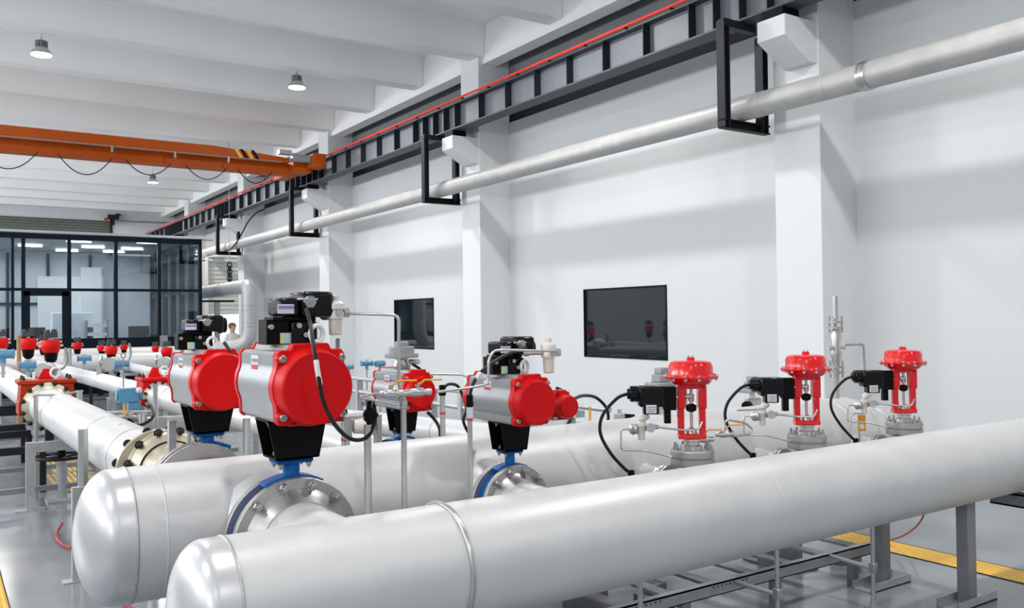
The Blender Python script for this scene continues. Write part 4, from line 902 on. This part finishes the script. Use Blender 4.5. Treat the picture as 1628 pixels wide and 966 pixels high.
for x, y0_, y1_, Y, r, lb in ((224, 656, 677, 7.3, .016, 'short steel stub with cap on the thick pipe run, left one of two'), (230, 654, 680, 7.1, .018, 'short steel stub with cap on the thick pipe run, right one of two'),
                              (57, 628, 700, 10.2, .022, 'slim steel post standing left of the thick pipe run'), (126, 620, 662, 10.4, .03, 'capped steel post right of the thick pipe run'), (247, 610, 668, 7.9, .02, 'tall slim steel post in front of the smaller red check valve')):
    a, b_ = at(x, y0_, Y=Y), at(x, y1_, Y=Y)
    q = thing('steel_post', (a.x, a.y, 0), lb, 'post')
    z0_ = 0 if b_.z < HZ or x in (57, 126, 247) else b_.z-.06
    MB().cyl((0, 0, z0_), (0, 0, a.z), r, n=16).cyl((0, 0, a.z-.02), (0, 0, a.z), r*1.25, n=16).build('pole', ss_m, q)
# thin bar across the pipe between the two posts, and cable loops
tag(MB().tube([at(57, 628, Y=10.2), at(93, 628, Y=10.3), at(126, 622, Y=10.4)], .012, 8).cyl(at(93, 628, Y=10.3), at(93, 628, Y=10.3)-Vector((0, 0, .12)), .02).build('cross_bar', ss_m), 'thin steel cross bar over the thick pipe run beside its big flange', 'bar')
cable(PP([(190, 682, 6.9), (192, 676, 6.9), (215, 676, 7.0), (232, 672, 7.05), (244, 660, 7.1), (240, 645, 7.3)], 0), .012, 'black cable looped round the stubs on the thick pipe run')
tube(PP([(166, 664, 7.8), (200, 661, 7.7), (240, 665, 7.6)], 0), .012, 'thin steel tube curving across behind the thick pipe run')
tube(PP([(168, 656, 7.9), (205, 655, 7.9), (240, 654, 7.9)], 0), .015, 'thin straight steel tube beside the big blue transmitter')
# tall posts near the spool
for x0, y0_, y1_, Y, r, lb in ((132, 682, 767, 6.9, .034, 'thick round steel post left of the thick pipe run, behind the domed header end'), (273, 668, 712, 5.42, .022, 'square steel post rising in front of the oil-tinted spool'),
                               (301, 672, 716, 5.35, .012, 'thin steel post left of the blue valve neck'), (392, 665, 722, 4.85, .020, 'steel post right of the rear left actuator bracket')):
    a = at(x0, y0_, Y=Y); q = thing('steel_post', (a.x, a.y, 0), lb, 'post')
    if 'square' in lb: MB().b2((-r, -r, 0), (r, r, a.z)).build('pole', galv_m, q, bevel=.003)
    else: MB().cyl((0, 0, 0), (0, 0, a.z), r, n=20).build('pole', ss_m, q)
    MB().b2((-.07, -.07, 0), (.07, .07, .01)).build('base_plate', galv_m, q, auto=0)
tag(MB().bar(at(266, 667, Y=5.45), at(300, 665, Y=5.40), .04, .03).build('angle_bar', galv_m), 'short grey steel angle bar on top of the square post', 'bar')
tr_ = tag(MB().bar(at(226, 673, Y=8.3), at(300, 668, Y=8.3), .05, .10).build('cable_trough', galv_m), 'grey steel trough behind the thick pipe run, left of the rear left actuator bracket', 'trough')
for px_ in (236, 292):
    q = at(px_, 672, Y=8.3); MB().b2((q.x-.02, 8.28, 0), (q.x+.02, 8.32, q.z-.03)).build('leg', galv_m, tr_, auto=0)
# ------------------------------------------------------------------ support stands and skid
def stand(x0, x1, y, z, label, dark=False, w=.05, legs=None):
    s = thing('pipe_stand', ((x0+x1)/2, y, 0), label, 'pipe support')
    m = dgir_m if dark else galv_m; h = (x1-x0)/2
    for lx in (-h, h):
        MB().b2((lx-w/2, -w/2, 0), (lx+w/2, w/2, z)).b2((lx-w*1.7, -w, 0), (lx+w*1.7, w, .012)).build('leg', m, s, auto=0)
    MB().b2((-h, -w/2+.004, z-w*1.3), (h, w/2-.004, z-.003)).build('cross_beam', m, s, auto=0)
    return s
zb_ = HZ-RA
stand(.78, 1.62, 9.6, zb_, 'galvanised portal stand under the thick pipe run, left of the handwheel', w=.075)
stand(.83, 1.7, 6.77, zb_, 'galvanised stand just left of the domed header end')
stand(.72, 1.4, 14.2, zb_, 'dark portal stand under the pipe beyond the orange-red check valve', True, .11)
stand(2.1, 2.7, 13.6, HZ-.125, 'galvanised stand under the slim pipe run beyond the red check valve')
stand(2.2, 2.85, 9.2, HZ-.15, 'galvanised stand under the slimmer pipe run, before the red check valve')
stand(2.4, 2.9, 6.6, HZ-.115, 'galvanised stand under the slimmer pipe run, near the second header')
stand(.7, 1.4, 18.3, zb_, 'dark stand under the far end of the left pipe run', True)
stand(1.9, 2.5, 18.2, HZ-.125, 'dark stand under the far end of the slim pipe run', True)
for Y in (14.0, 18.5):
    t_ = (Y-C0.y)/(C1.y-C0.y); p = C0.lerp(C1, t_); stand(p.x-.2, p.x+.2, Y, p.z-.085, 'small stand under the distant pipe run, %s one' % ('nearer' if Y < 15 else 'farther'))
for t_ in (0, 1):
    p = E0.lerp(E1, t_); stand(p.x-.2, p.x+.2, p.y, p.z-.11, 'stand under the white pipe behind the second header, %s one' % ('farther' if t_ == 0 else 'nearer'))
def saddle(x, y, r, label, m=stl_m):
    s = thing('header_saddle', (x, y, 0), label, 'pipe support', 'saddles under the header pipes'); z = HZ-r
    MB().b2((-.05, -.16, .0), (.05, .16, z-.03)).b2((-.12, -.24, 0), (.12, .24, .012)).build('pedestal', m, s, auto=0)
    P = [(r*1.001*math.sin(a), -r*1.001*math.cos(a)) for a in [math.radians(-40+8*i) for i in range(11)]]
    Q = [(u*1.0, min(v-.02, -r-.03+.03) if False else v-.03) for u, v in reversed(P)]
    MB().prism(P+Q, lambda u, v, w: (w, u, HZ+v), -.08, .08).build('cradle', m, s, auto=0)
saddle(1.75, 2.926, .229, 'grey saddle under the nearest header pipe')
for x in (1.8, 3.3, 5.1): saddle(x, Y2, R2, 'grey saddle under the second header pipe, %s one' % {1.8: 'left', 3.3: 'middle', 5.1: 'right'}[x])
for x in (.8, 3.6, 6.3): saddle(x, 22.7, .235, 'saddle under the far header pipe, %s one' % {.8: 'left', 3.6: 'middle', 6.3: 'right'}[x])
s4 = thing('header_stand', (3.5, 23.85, 0), 'dark stand under the farthest header pipe', 'pipe support')
for x in (-3, 0, 3): MB().b2((x-.06, -.06, 0), (x+.06, .06, EYE-1.01)).build('leg', dgir_m, s4, auto=0)
MB().b2((-3.3, -.05, EYE-1.04), (3.3, .05, EYE-1.009)).build('cross_beam', dgir_m, s4, auto=0)
# steel columns under the right end of the nearest header
def column(px_, py_, lb, top):
    p = at(px_, py_, Z=0); c = thing('steel_support', (p.x, p.y, 0), lb, 'pipe support', 'grey steel columns under the headers')
    MB().b2((-.045, -.04, 0), (.045, .04, top)).build('column', stl_m, c, bevel=.006)
    MB().b2((-.22, -.07, 0), (.22, .07, .008)).b2((-.22, -.07, 0), (.22, -.062, .055)).b2((-.22, .062, 0), (.22, .07, .055)).build('base_channel', galv_m, c, auto=0)
    return p
pz = HZ-.229
p1 = column(1402, 930, 'left one of two grey steel columns standing near the yellow floor strip', pz-.02)
p2 = column(1538, 958, 'right one of two grey steel columns, nearer the photo edge', pz-.0)
cb = thing('cross_channel', (5.9, 0, 0), 'dark steel channel jutting out under the nearest header at the right edge', 'beam')
z1_ = at(1600, 801, X=5.9).z
MB().b2((-.05, 1.9, z1_), (.05, 3.05, z1_+.012)).b2((-.05, 1.9, z1_+.075), (.05, 3.05, z1_+.087)).b2((-.05, 1.9, z1_), (-.04, 3.05, z1_+.087)).build('channel', stl_m, cb, auto=0)
MB().b2((-.045, 1.92, 0), (.045, 2.01, z1_)).build('leg', stl_m, cb, auto=0)
# low skid channel with cross pieces on the floor between the headers
sk = thing('base_skid', (0, 3.55, 0), 'long galvanised channel skid with cross pieces on the floor under the headers', 'skid')
za = at(1100, 937, Y=3.55).z; zb2 = at(1100, 957, Y=3.55).z
for y_ in (0, .95): MB().b2((.9, y_, zb2), (5.28, y_+.008, za)).b2((.9, y_, za-.008), (5.28, y_+.05, za)).b2((.9, y_, zb2), (5.28, y_+.05, zb2+.006)).build('channel', galv_m, sk, auto=0)
for i in range(13): x = 1.0+i*.35; MB().b2((x-.04, .02, za-.03), (x+.04, .95, za-.012)).build('cross_piece', stl_m, sk, auto=0)
for i in range(6): x = 1.2+i*.78; MB().b2((x-.03, .0, 0), (x+.03, .05, zb2)).build('foot_block', stl_m, sk, auto=0)
for x_ in (3.05, 3.75): 
    mb = MB()
    for i in range(9): mb.b2((x_+i*.035, -.002, (za+zb2)/2+.012), (x_+.008+i*.035, .001, (za+zb2)/2+.02))
    mb.build('hole_row', blk_m, sk, auto=0)
for i, (pa_, pb_, ptop) in enumerate((((1170, 925), (1236, 945), 872), ((1320, 883), (1388, 903), 838), ((960, 985), (1019, 1003), 925))):
    q = at(*pa_, Y=3.55); e = at(*pb_, X=q.x)
    d = thing('drain_pipe', (q.x, 0, 0), ['middle thin steel drain pipe with a cross leg under the nearest header', 'right thin steel drain pipe with a cross leg, beside the steel column', 'left thin steel drain pipe under the nearest header, cut by the frame'][i], 'pipe', 'drain pipes under the nearest header')
    MB().cyl((0, 3.56, q.z), (0, e.y, e.z), .014, n=12).build('cross_leg', galv_m, d)
    MB().cyl((0, e.y, .02), (0, e.y, HZ-.2), .0135, n=14).build('riser', ss_m, d)
    MB().b2((-.02, e.y-.02, e.z-.025), (.02, e.y+.02, e.z+.035)).build('clamp', ss_m, d, bevel=.004)
    MB().cyl((0, e.y, 0), (0, e.y, .03), .022, n=8).build('foot', ss_m, d)
for x, y, Y, lb in ((1240, 900, 4.3, 'grey block on the floor beyond the skid, right one'), (1040, 943, 4.0, 'dark block on the floor beyond the skid, left one')):
    p = at(x, y, Y=Y); tag(MB().b2((p.x-.11, Y-.07, 0), (p.x+.11, Y+.07, .10)).b2((p.x-.06, Y-.05, .10), (p.x+.06, Y+.05, .16)).build('support_block', stl_m, bevel=.004), lb, 'block', 'support blocks')
p = at(1345, 893, Z=0); tag(MB().b2((p.x-.12, p.y-.05, 0), (p.x+.12, p.y+.05, .07)).b2((p.x-.12, p.y-.06, .07), (p.x+.12, p.y+.06, .085)).build('support_block', stl_m, bevel=.004), 'dark block with a pale top beside the left steel column', 'block', 'support blocks')
# skid rails and cross pieces at the left
sl = thing('meter_skid', (0, 0, 0), 'dark grey steel skid frame under the left pipe runs', 'skid')
for x in (.35, 1.75, 2.9): MB().b2((x-.03, 9.9, .12), (x+.03, 17, .18)).build('long_beam', stl_m, sl, auto=0)
for y in (9.95, 11.4, 12.9, 14.6, 16.5): MB().b2((.0, y-.03, .12), (3.3, y+.03, .17)).build('cross_beam', stl_m, sl, auto=0)
for x in (.35, 1.75, 2.9):
    for y in (9.95, 12.9, 16.5): MB().b2((x-.05, y-.05, 0), (x+.05, y+.05, .12)).build('foot', dgir_m, sl, auto=0)
for y in (10.6, 12.2, 13.0): MB().b2((.2, y-.03, .42), (1.0, y+.03, .50)).build('cable_tray_beam', dgir_m, sl, auto=0)
for x in (.22, .98):
    for y in (10.6, 12.2, 13.0): MB().b2((x-.03, y-.05, 0), (x+.03, y+.05, .45)).build('tray_leg', dgir_m, sl, auto=0)
# gate valve handwheel
p = at(98, 795, Z=0); hw = thing('handwheel_valve', (p.x, p.y, 0), 'dark horizontal handwheel on a grey post below the thick pipe run', 'handwheel')
hz = at(98, 725, Y=p.y).z
MB().cyl((0, 0, 0), (0, 0, hz-.03), .05, n=24).cyl((0, 0, hz-.04), (0, 0, hz-.02), .065, n=24).build('post', galv_m, hw)
MB().cyl((0, 0, hz-.02), (0, 0, hz+.14), .04, n=12).build('spindle', blk_m, hw)
mb = MB().torus((0, 0, hz), (0, 0, 1), .24, .016, 40, 8)
for k in range(4): mb.cyl((0, 0, hz-.01), (.24*math.cos(k*PI/2+.4), .24*math.sin(k*PI/2+.4), hz), .012, n=8)
mb.build('wheel', dgir_m, hw)
MB().b2((-.14, -.14, 0), (.14, .14, .02)).build('base_plate', galv_m, hw)
# ------------------------------------------------------------------ tactile strips and ribbed mats on the floor
ym = mat('yellow_tactile_tile', (.86, .44, .03), .45, noise=.10, nscale=9)
yd = mat('pale_worn_strip_tile', (.62, .55, .40), .4)
def strip(x0, x1, y0, y1, label, rows=9):
    st = MB().b2((x0, y0, 0), (x1, y1, .004)).build('tactile_strip', ym, auto=0)
    w = (x1-x0)/rows; n_ = int((y1-y0)/w); mb = MB()
    for i in range(rows):
        for j in range(n_):
            cx, cy, h = x0+(i+.5)*w, y0+(j+.5)*w, w*.34
            if (i+j) % 2: mb.hexa([(cx-h, cy, .004), (cx, cy-h, .004), (cx+h, cy, .004), (cx, cy+h, .004), (cx-h*.5, cy, .0085), (cx, cy-h*.5, .0085), (cx+h*.5, cy, .0085), (cx, cy+h*.5, .0085)])
            else: mb.hexa([(cx-h*.8, cy-h*.8, .004), (cx+h*.8, cy-h*.8, .004), (cx+h*.8, cy+h*.8, .004), (cx-h*.8, cy+h*.8, .004), (cx-h*.4, cy-h*.4, .008), (cx+h*.4, cy-h*.4, .008), (cx+h*.4, cy+h*.4, .008), (cx-h*.4, cy+h*.4, .008)])
    tag(mb.build('studs', mat('raised_yellow_stud', (1.0, .72, .16), .4), st, auto=0), kind='stuff')
    MB().b2((x0-.008, y0, 0), (x0, y1, .006)).b2((x1, y0, 0), (x1+.008, y1, .006)).build('edge_trim', dgir_m, st, auto=0)
    return tag(st, label, 'floor strip', 'yellow tactile floor strips')
strip(6.02, 6.31, 1.6, 4.95, 'studded yellow tactile strip on the floor at the lower right')
strip(6.02, 6.31, 5.25, 6.3, 'short piece of yellow strip showing under the nearest header')
strip(.10, .40, 6.0, 9.5, 'yellow tactile strip cut by the lower left corner of the photo')
tag(MB().b2((6.02, 4.95, 0), (6.31, 5.25, .005)).build('worn_tile', yd, auto=0), 'pale worn tile in the gap of the yellow strip', 'floor tile')
def mat_rib(pts, label):
    q = [at(x, y, Z=0) for x, y in pts]; x0, x1 = min(v.x for v in q), max(v.x for v in q); y0, y1 = min(v.y for v in q), max(v.y for v in q)
    st = MB().b2((x0, y0, 0), (x1, y1, .01)).build('ribbed_mat', mat('mat_base', (.33, .27, .15), .6), auto=0); mb = MB()
    k = int((x1-x0)/.055)
    for i in range(k): mb.b2((x0+i*.055, y0, .01), (x0+i*.055+.03, y1, .022))
    tag(mb.build('ribs', mat('mat_rib_ochre', (.56, .38, .12), .5), st, auto=0), kind='stuff'); tag(st, label, 'floor mat', 'ribbed ochre floor mats')
mat_rib([(70, 733), (150, 748)], 'ribbed ochre floor mat behind the handwheel post, farther one')
mat_rib([(74, 757), (172, 776)], 'ribbed ochre floor mat behind the handwheel post, nearer one')
# red hoses
cable([at(113, 871, Z=.02), at(98, 864, Z=.02), at(90, 853, Z=.02), at(93, 842, Z=.02), at(99, 832, Z=.10)], .010, 'thin red hose curled on the floor left of the domed header end', mat('red_hose', (.5, .02, .02), .4), 'red_hose', 'hose', n=8)
cable([at(190, 958, Z=.02), at(200, 962, Z=.02), at(222, 972, Z=.02), at(260, 985, Z=.02)], .010, 'thin red hose end on the floor between the two domed ends', mat('red_hose', (.5, .02, .02), .4), 'red_hose', 'hose', n=8)
cable(PP([(1470, 806, 3.3), (1467, 822, 3.4), (1455, 838, 3.6), (1438, 850, 3.8), (1420, 857, 3.95), (1404, 861, 4.08)], 0), .0065, 'thin red hose hanging from the nearest header to the left steel column', mat('red_hose', (.5, .02, .02), .4), 'red_hose', 'hose', n=8)
# ------------------------------------------------------------------ far small red actuators
def small_valve(px_, pyc, wpx, Y, label, hh=1.0):
    d = at(px_, pyc, Y=Y); s = wpx/FPX*((d-Vector((0, 0, EYE))).dot(fw))/.30
    v = thing('small_actuated_valve', (d.x, d.y, d.z), label, 'valve', 'small red actuated valves along the far pipes')
    MB().lathe([(.02, .125*s), (.135*s, .12*s), (.15*s, .10*s), (.148*s, -.03*s), (.13*s, -.095*s), (.10*s, -.11*s)], (0, 0, 0), (0, 0, 1), 24).build('actuator', red_m, v)
    for sx in (-1, 1): MB().b2((sx*.14*s, -.03*s, .0), (sx*.19*s, .03*s, .04*s)).b2((sx*.13*s, -.04*s, .07*s), (sx*.17*s, .04*s, .11*s)).build('end_cap', bge_m, v, auto=0)
    MB().lathe([(.115*s, -.10*s), (.095*s, -.24*s), (.05*s, -.29*s)], (0, 0, 0), (0, 0, 1), 8).build('bracket', blk_m, v)
    MB().cyl((0, 0, -.24*s), (0, 0, (HZ if Y > 22.5 else 0)-d.z), .022*s, n=10).lathe([(.10*s, -.03), (.10*s, .03)], (0, 0, HZ-d.z+.10), (0, 1, 0), 20).lathe([(.06*s, -.04), (.075*s, .03)], (0, 0, HZ-d.z+.28*s), (0, 0, 1), 12).build('valve_body', ss_m, v)
    MB().cyl((0, 0, .12*s), (0, 0, .17*s), .03*s, n=10).build('coupling', ss_m, v)
    MB().b2((-.11*s, -.07*s, .15*s), (-.01*s, .07*s, .24*s)).b2((-.02*s, -.08*s, .16*s), (.10*s, .08*s, .26*s)).cyl((-.06*s, 0, .24*s), (-.06*s, 0, .30*s), .045*s, n=12).cyl((.05*s, 0, .25*s), (.05*s, 0, .31*s), .045*s, n=12).build('positioner', mat('dark_grey_box', (.05, .055, .06), .35), v, bevel=.004)
    q = HZ-d.z
    return v
for a in ((1, 546, 22, 19, 'small red actuated valve cut by the left photo edge'), (45, 547, 24, 21, 'small red actuated valve, second from the left photo edge'), (70, 549, 17, 22.7, 'small red actuated valve half hidden behind a bigger one'),
          (81, 551, 27, 17.5, 'biggest of the small red actuated valves, above the orange-red check valve'), (123, 550, 14, 22.7, 'small red actuated valve on the far header, above the left transmitter'),
          (162, 554, 13, 22.7, 'small red actuated valve on the far header, left one of a close trio'), (177, 557, 18, 19.5, 'larger middle one of a close trio of small red valves'),
          (197, 552, 11, 22.7, 'small red actuated valve on the far header, right one of a close trio'), (247, 554, 11, 22.7, 'tiny red valve at the far right, left of the rear actuator'), (265, 559, 17, 19.0, 'small red actuated valve touching the rear grey actuator')):
    small_valve(*a)
def silver_cluster(px_, py_, Y, s, label):
    p = at(px_, py_, Y=Y); c = thing('manual_valve', p, label, 'valve', 'bright steel valves on the far pipes')
    MB().lathe([(.09*s, -.14*s), (.09*s, -.11*s), (.05*s, -.10*s), (.07*s, 0), (.05*s, .10*s), (.09*s, .11*s), (.09*s, .14*s)], (0, 0, 0), (.4, 1, 0), 20).build('body', ss_m, c)
    MB().torus((-.13*s, -.05*s, .05*s), (1, -.3, 0), .07*s, .012*s, 20, 6).cyl((-.13*s, -.05*s, .05*s), (0, 0, .05*s), .014*s, n=8).build('side_wheel', ss_m, c)
    MB().tube([(.1*s, 0, 0), (.2*s, 0, .02*s), (.24*s, 0, .14*s), (.22*s, 0, .27*s)], .014*s, 8, smooth=4).build('hose', dag_m, c)
    MB().cyl((0, 0, 0), (0, 0, -p.z), .03*s, n=10).build('stem', ss_m, c)
silver_cluster(72, 588, 16.8, 1.4, 'bright steel valve with side wheel below the biggest small red actuator')
silver_cluster(177, 578, 18.8, 1.5, 'bright steel valve below the middle red valve of the trio')
silver_cluster(262, 576, 18.2, 1.3, 'bright steel valve left of the rear actuator')
for i, (x, y0_, y1_, Y) in enumerate(((104, 556, 586, 19.5), (111, 553, 585, 19.5), (157, 585, 596, 15.5), (30, 533, 575, 16.5))):
    a, b_ = at(x, y0_, Y=Y), at(x, y1_, Y=Y)
    tag(MB().cyl((a.x, a.y, 0 if i != 2 else HZ), (a.x, a.y, a.z), .035, n=10).build('vent_pipe', mat('rusty_brown', (.4, .22, .1), .6) if i == 3 else ss_m), ['thin steel vent pipe before the far header, left of a pair', 'thin steel vent pipe before the far header, right of a pair', 'short steel vent pipe near the smaller check valve', 'thin brown post between the first two small red valves'][i], 'pipe')
# electrical box stack behind the far valves
tag(MB().b2(at(256, 552, Y=23.8)-Vector((.0, .05, .05)), at(266, 533, Y=23.8)+Vector((0, .15, 0))).build('vent_stack', dag_m), 'dark slim stack on the farthest header beside the glass room corner', 'pipe')
# ------------------------------------------------------------------ person in a white coat at the far doorway
def person(loc, label, rz):
    P = thing('person', loc, label, 'person', rz=rz)
    J = {'pel': (0, 0, .95), 'ab': (0, 0, 1.10), 'ch': (0, -.01, 1.32), 'nk': (0, -.01, 1.48), 'hd0': (0, -.02, 1.56), 'hd': (0, -.03, 1.66),
         'shL': (.17, 0, 1.42), 'elL': (.25, -.04, 1.17), 'wrL': (.12, -.26, 1.18), 'haL': (.07, -.32, 1.19), 'shR': (-.17, 0, 1.42), 'elR': (-.25, -.03, 1.17), 'wrR': (-.11, -.26, 1.15), 'haR': (-.06, -.32, 1.17),
         'hpL': (.10, 0, .90), 'knL': (.11, -.02, .50), 'anL': (.11, .02, .10), 'toL': (.12, -.14, .04), 'hpR': (-.10, 0, .90), 'knR': (-.11, -.02, .50), 'anR': (-.11, .02, .10), 'toR': (-.12, -.14, .04)}
    E_ = [('pel', 'ab'), ('ab', 'ch'), ('ch', 'nk'), ('nk', 'hd0'), ('hd0', 'hd'), ('ch', 'shL'), ('shL', 'elL'), ('elL', 'wrL'), ('wrL', 'haL'), ('ch', 'shR'), ('shR', 'elR'), ('elR', 'wrR'), ('wrR', 'haR'),
          ('pel', 'hpL'), ('hpL', 'knL'), ('knL', 'anL'), ('anL', 'toL'), ('pel', 'hpR'), ('hpR', 'knR'), ('knR', 'anR'), ('anR', 'toR')]
    Rr = dict(pel=.125, ab=.12, ch=.14, nk=.055, hd0=.07, hd=.095, shL=.07, shR=.07, elL=.048, elR=.048, wrL=.034, wrR=.034, haL=.035, haR=.035, hpL=.09, hpR=.09, knL=.065, knR=.065, anL=.045, anR=.045, toL=.04, toR=.04)
    for sd, sx in (('L', 1), ('R', -1)):
        h = Vector(J['ha'+sd])
        for k in range(4): J['f%s%d' % (sd, k)] = tuple(h+Vector((-sx*.05, -.03-.004*k, .03-.02*k))); Rr['f%s%d' % (sd, k)] = .010; E_.append(('ha'+sd, 'f%s%d' % (sd, k)))
        J['t'+sd] = tuple(h+Vector((-sx*.01, -.02, .055))); Rr['t'+sd] = .011; E_.append(('ha'+sd, 't'+sd))
    ks = list(J); me = bpy.data.meshes.new('body'); me.from_pydata([J[k] for k in ks], [(ks.index(a), ks.index(b)) for a, b in E_], [])
    o = bpy.data.objects.new('body', me); COL.objects.link(o); o.parent = P
    bm = bmesh.new(); bm.from_mesh(me); ly = bm.verts.layers.skin.verify()
    for v in bm.verts:
        k = ks[v.index]; v[ly].radius = (Rr[k], Rr[k]*(.75 if k in ('ch', 'ab', 'pel') else 1)); v[ly].use_root = (k == 'pel')
    bm.to_mesh(me); bm.free()
    o.modifiers.new('skin', 'SKIN')
    ss = o.modifiers.new('sub', 'SUBSURF'); ss.levels = 2; ss.render_levels = 2
    skin = mat('skin', (.70, .42, .31), .5); me.materials.append(skin)
    # coat: follows the torso and sleeves
    mb = MB()
    prof = [(.10, 1.49), (.17, 1.43), (.185, 1.30), (.165, 1.12), (.175, .95), (.20, .70), (.205, .58)]
    mb.lathe(prof, (0, 0, 0), (0, 0, 1), 28, close=False); mb.v = [Vector((v.x*1.12, v.y*.78, v.z)) for v in mb.v]
    for sx in (1, -1):
        q = [Vector((sx*.13, 0, 1.42)), Vector((sx*.21, -.01, 1.34)), Vector((sx*.25, -.04, 1.17)), Vector((sx*.18, -.16, 1.165)), Vector((sx*.125, -.25, 1.17))]
        mb.tube(q, .062, 14, smooth=5)
    mb.build('white_coat', mat('white_coat_cloth', (.80, .81, .83), .8), P, auto=60)
    mb = MB()
    for sx in (1, -1): mb.lathe([(.10, .80), (.075, .5), (.062, .09)], (sx*.105, 0, 0), (0, 0, 1), 18)
    mb.build('trousers', mat('dark_trousers', (.03, .035, .05), .8), P, auto=60)
    for sx in (1, -1): MB().sph((sx*.115, -.06, .045), .05, 14, (1, 2.6, .9)).build('shoe', blk_m, P)
    MB().sph((0, -.005, 1.69), .112, 20, (1, 1.08, .95)).build('hair', mat('brown_hair', (.33, .15, .07), .7), P)
    MB().sph((0, -.055, 1.655), .084, 20, (.92, .95, 1.15)).build('face', skin, P)
    for sx in (-1, 1):
        MB().sph((sx*.03, -.128, 1.675), .010, 8).build('eye', blk_m, P); MB().sph((sx*.085, -.03, 1.655), .02, 10, (.5, .8, 1.2)).build('ear', skin, P)
    MB().hexa([(-.012, -.132, 1.635), (.012, -.132, 1.635), (.008, -.12, 1.64), (-.008, -.12, 1.64), (-.006, -.14, 1.64), (.006, -.14, 1.64), (.004, -.125, 1.68), (-.004, -.125, 1.68)]).build('nose', skin, P)
    MB().b2((-.022, -.132, 1.605), (.022, -.125, 1.612)).build('mouth', rlb_m, P, bevel=.002)
    return P
pp = at(369, 520, Y=24.7)
person((pp.x, 24.7, 0), 'person with brown hair in a white coat, hands held forward, near the bright doorway', .25)
tag(MB().b2((pp.x+.02, 24.33, 1.16), (pp.x+.16, 24.37, 1.34)).build('red_folder', red_m, bevel=.004), 'small dark red folder held by the person in the white coat', 'folder')
# black cable coming down the wall over the overhead pipe
cable([at(420, 333, X=9.2), at(408, 338, X=9.0), at(395, 352, X=8.6), at(385, 370, X=8.2), at(376, 385, X=8.0), at(366, 396, X=7.98), at(357, 399, X=7.95)], .022, 'black cable draped over the overhead pipe near its far end', n=8)
tag(MB().b2(at(379, 372, X=8.0)-Vector((.03, .06, .12)), at(379, 372, X=8.0)+Vector((.03, .06, .08))).build('cable_clip', blk_m), 'small black clip box on the cable above the overhead pipe', 'clip')
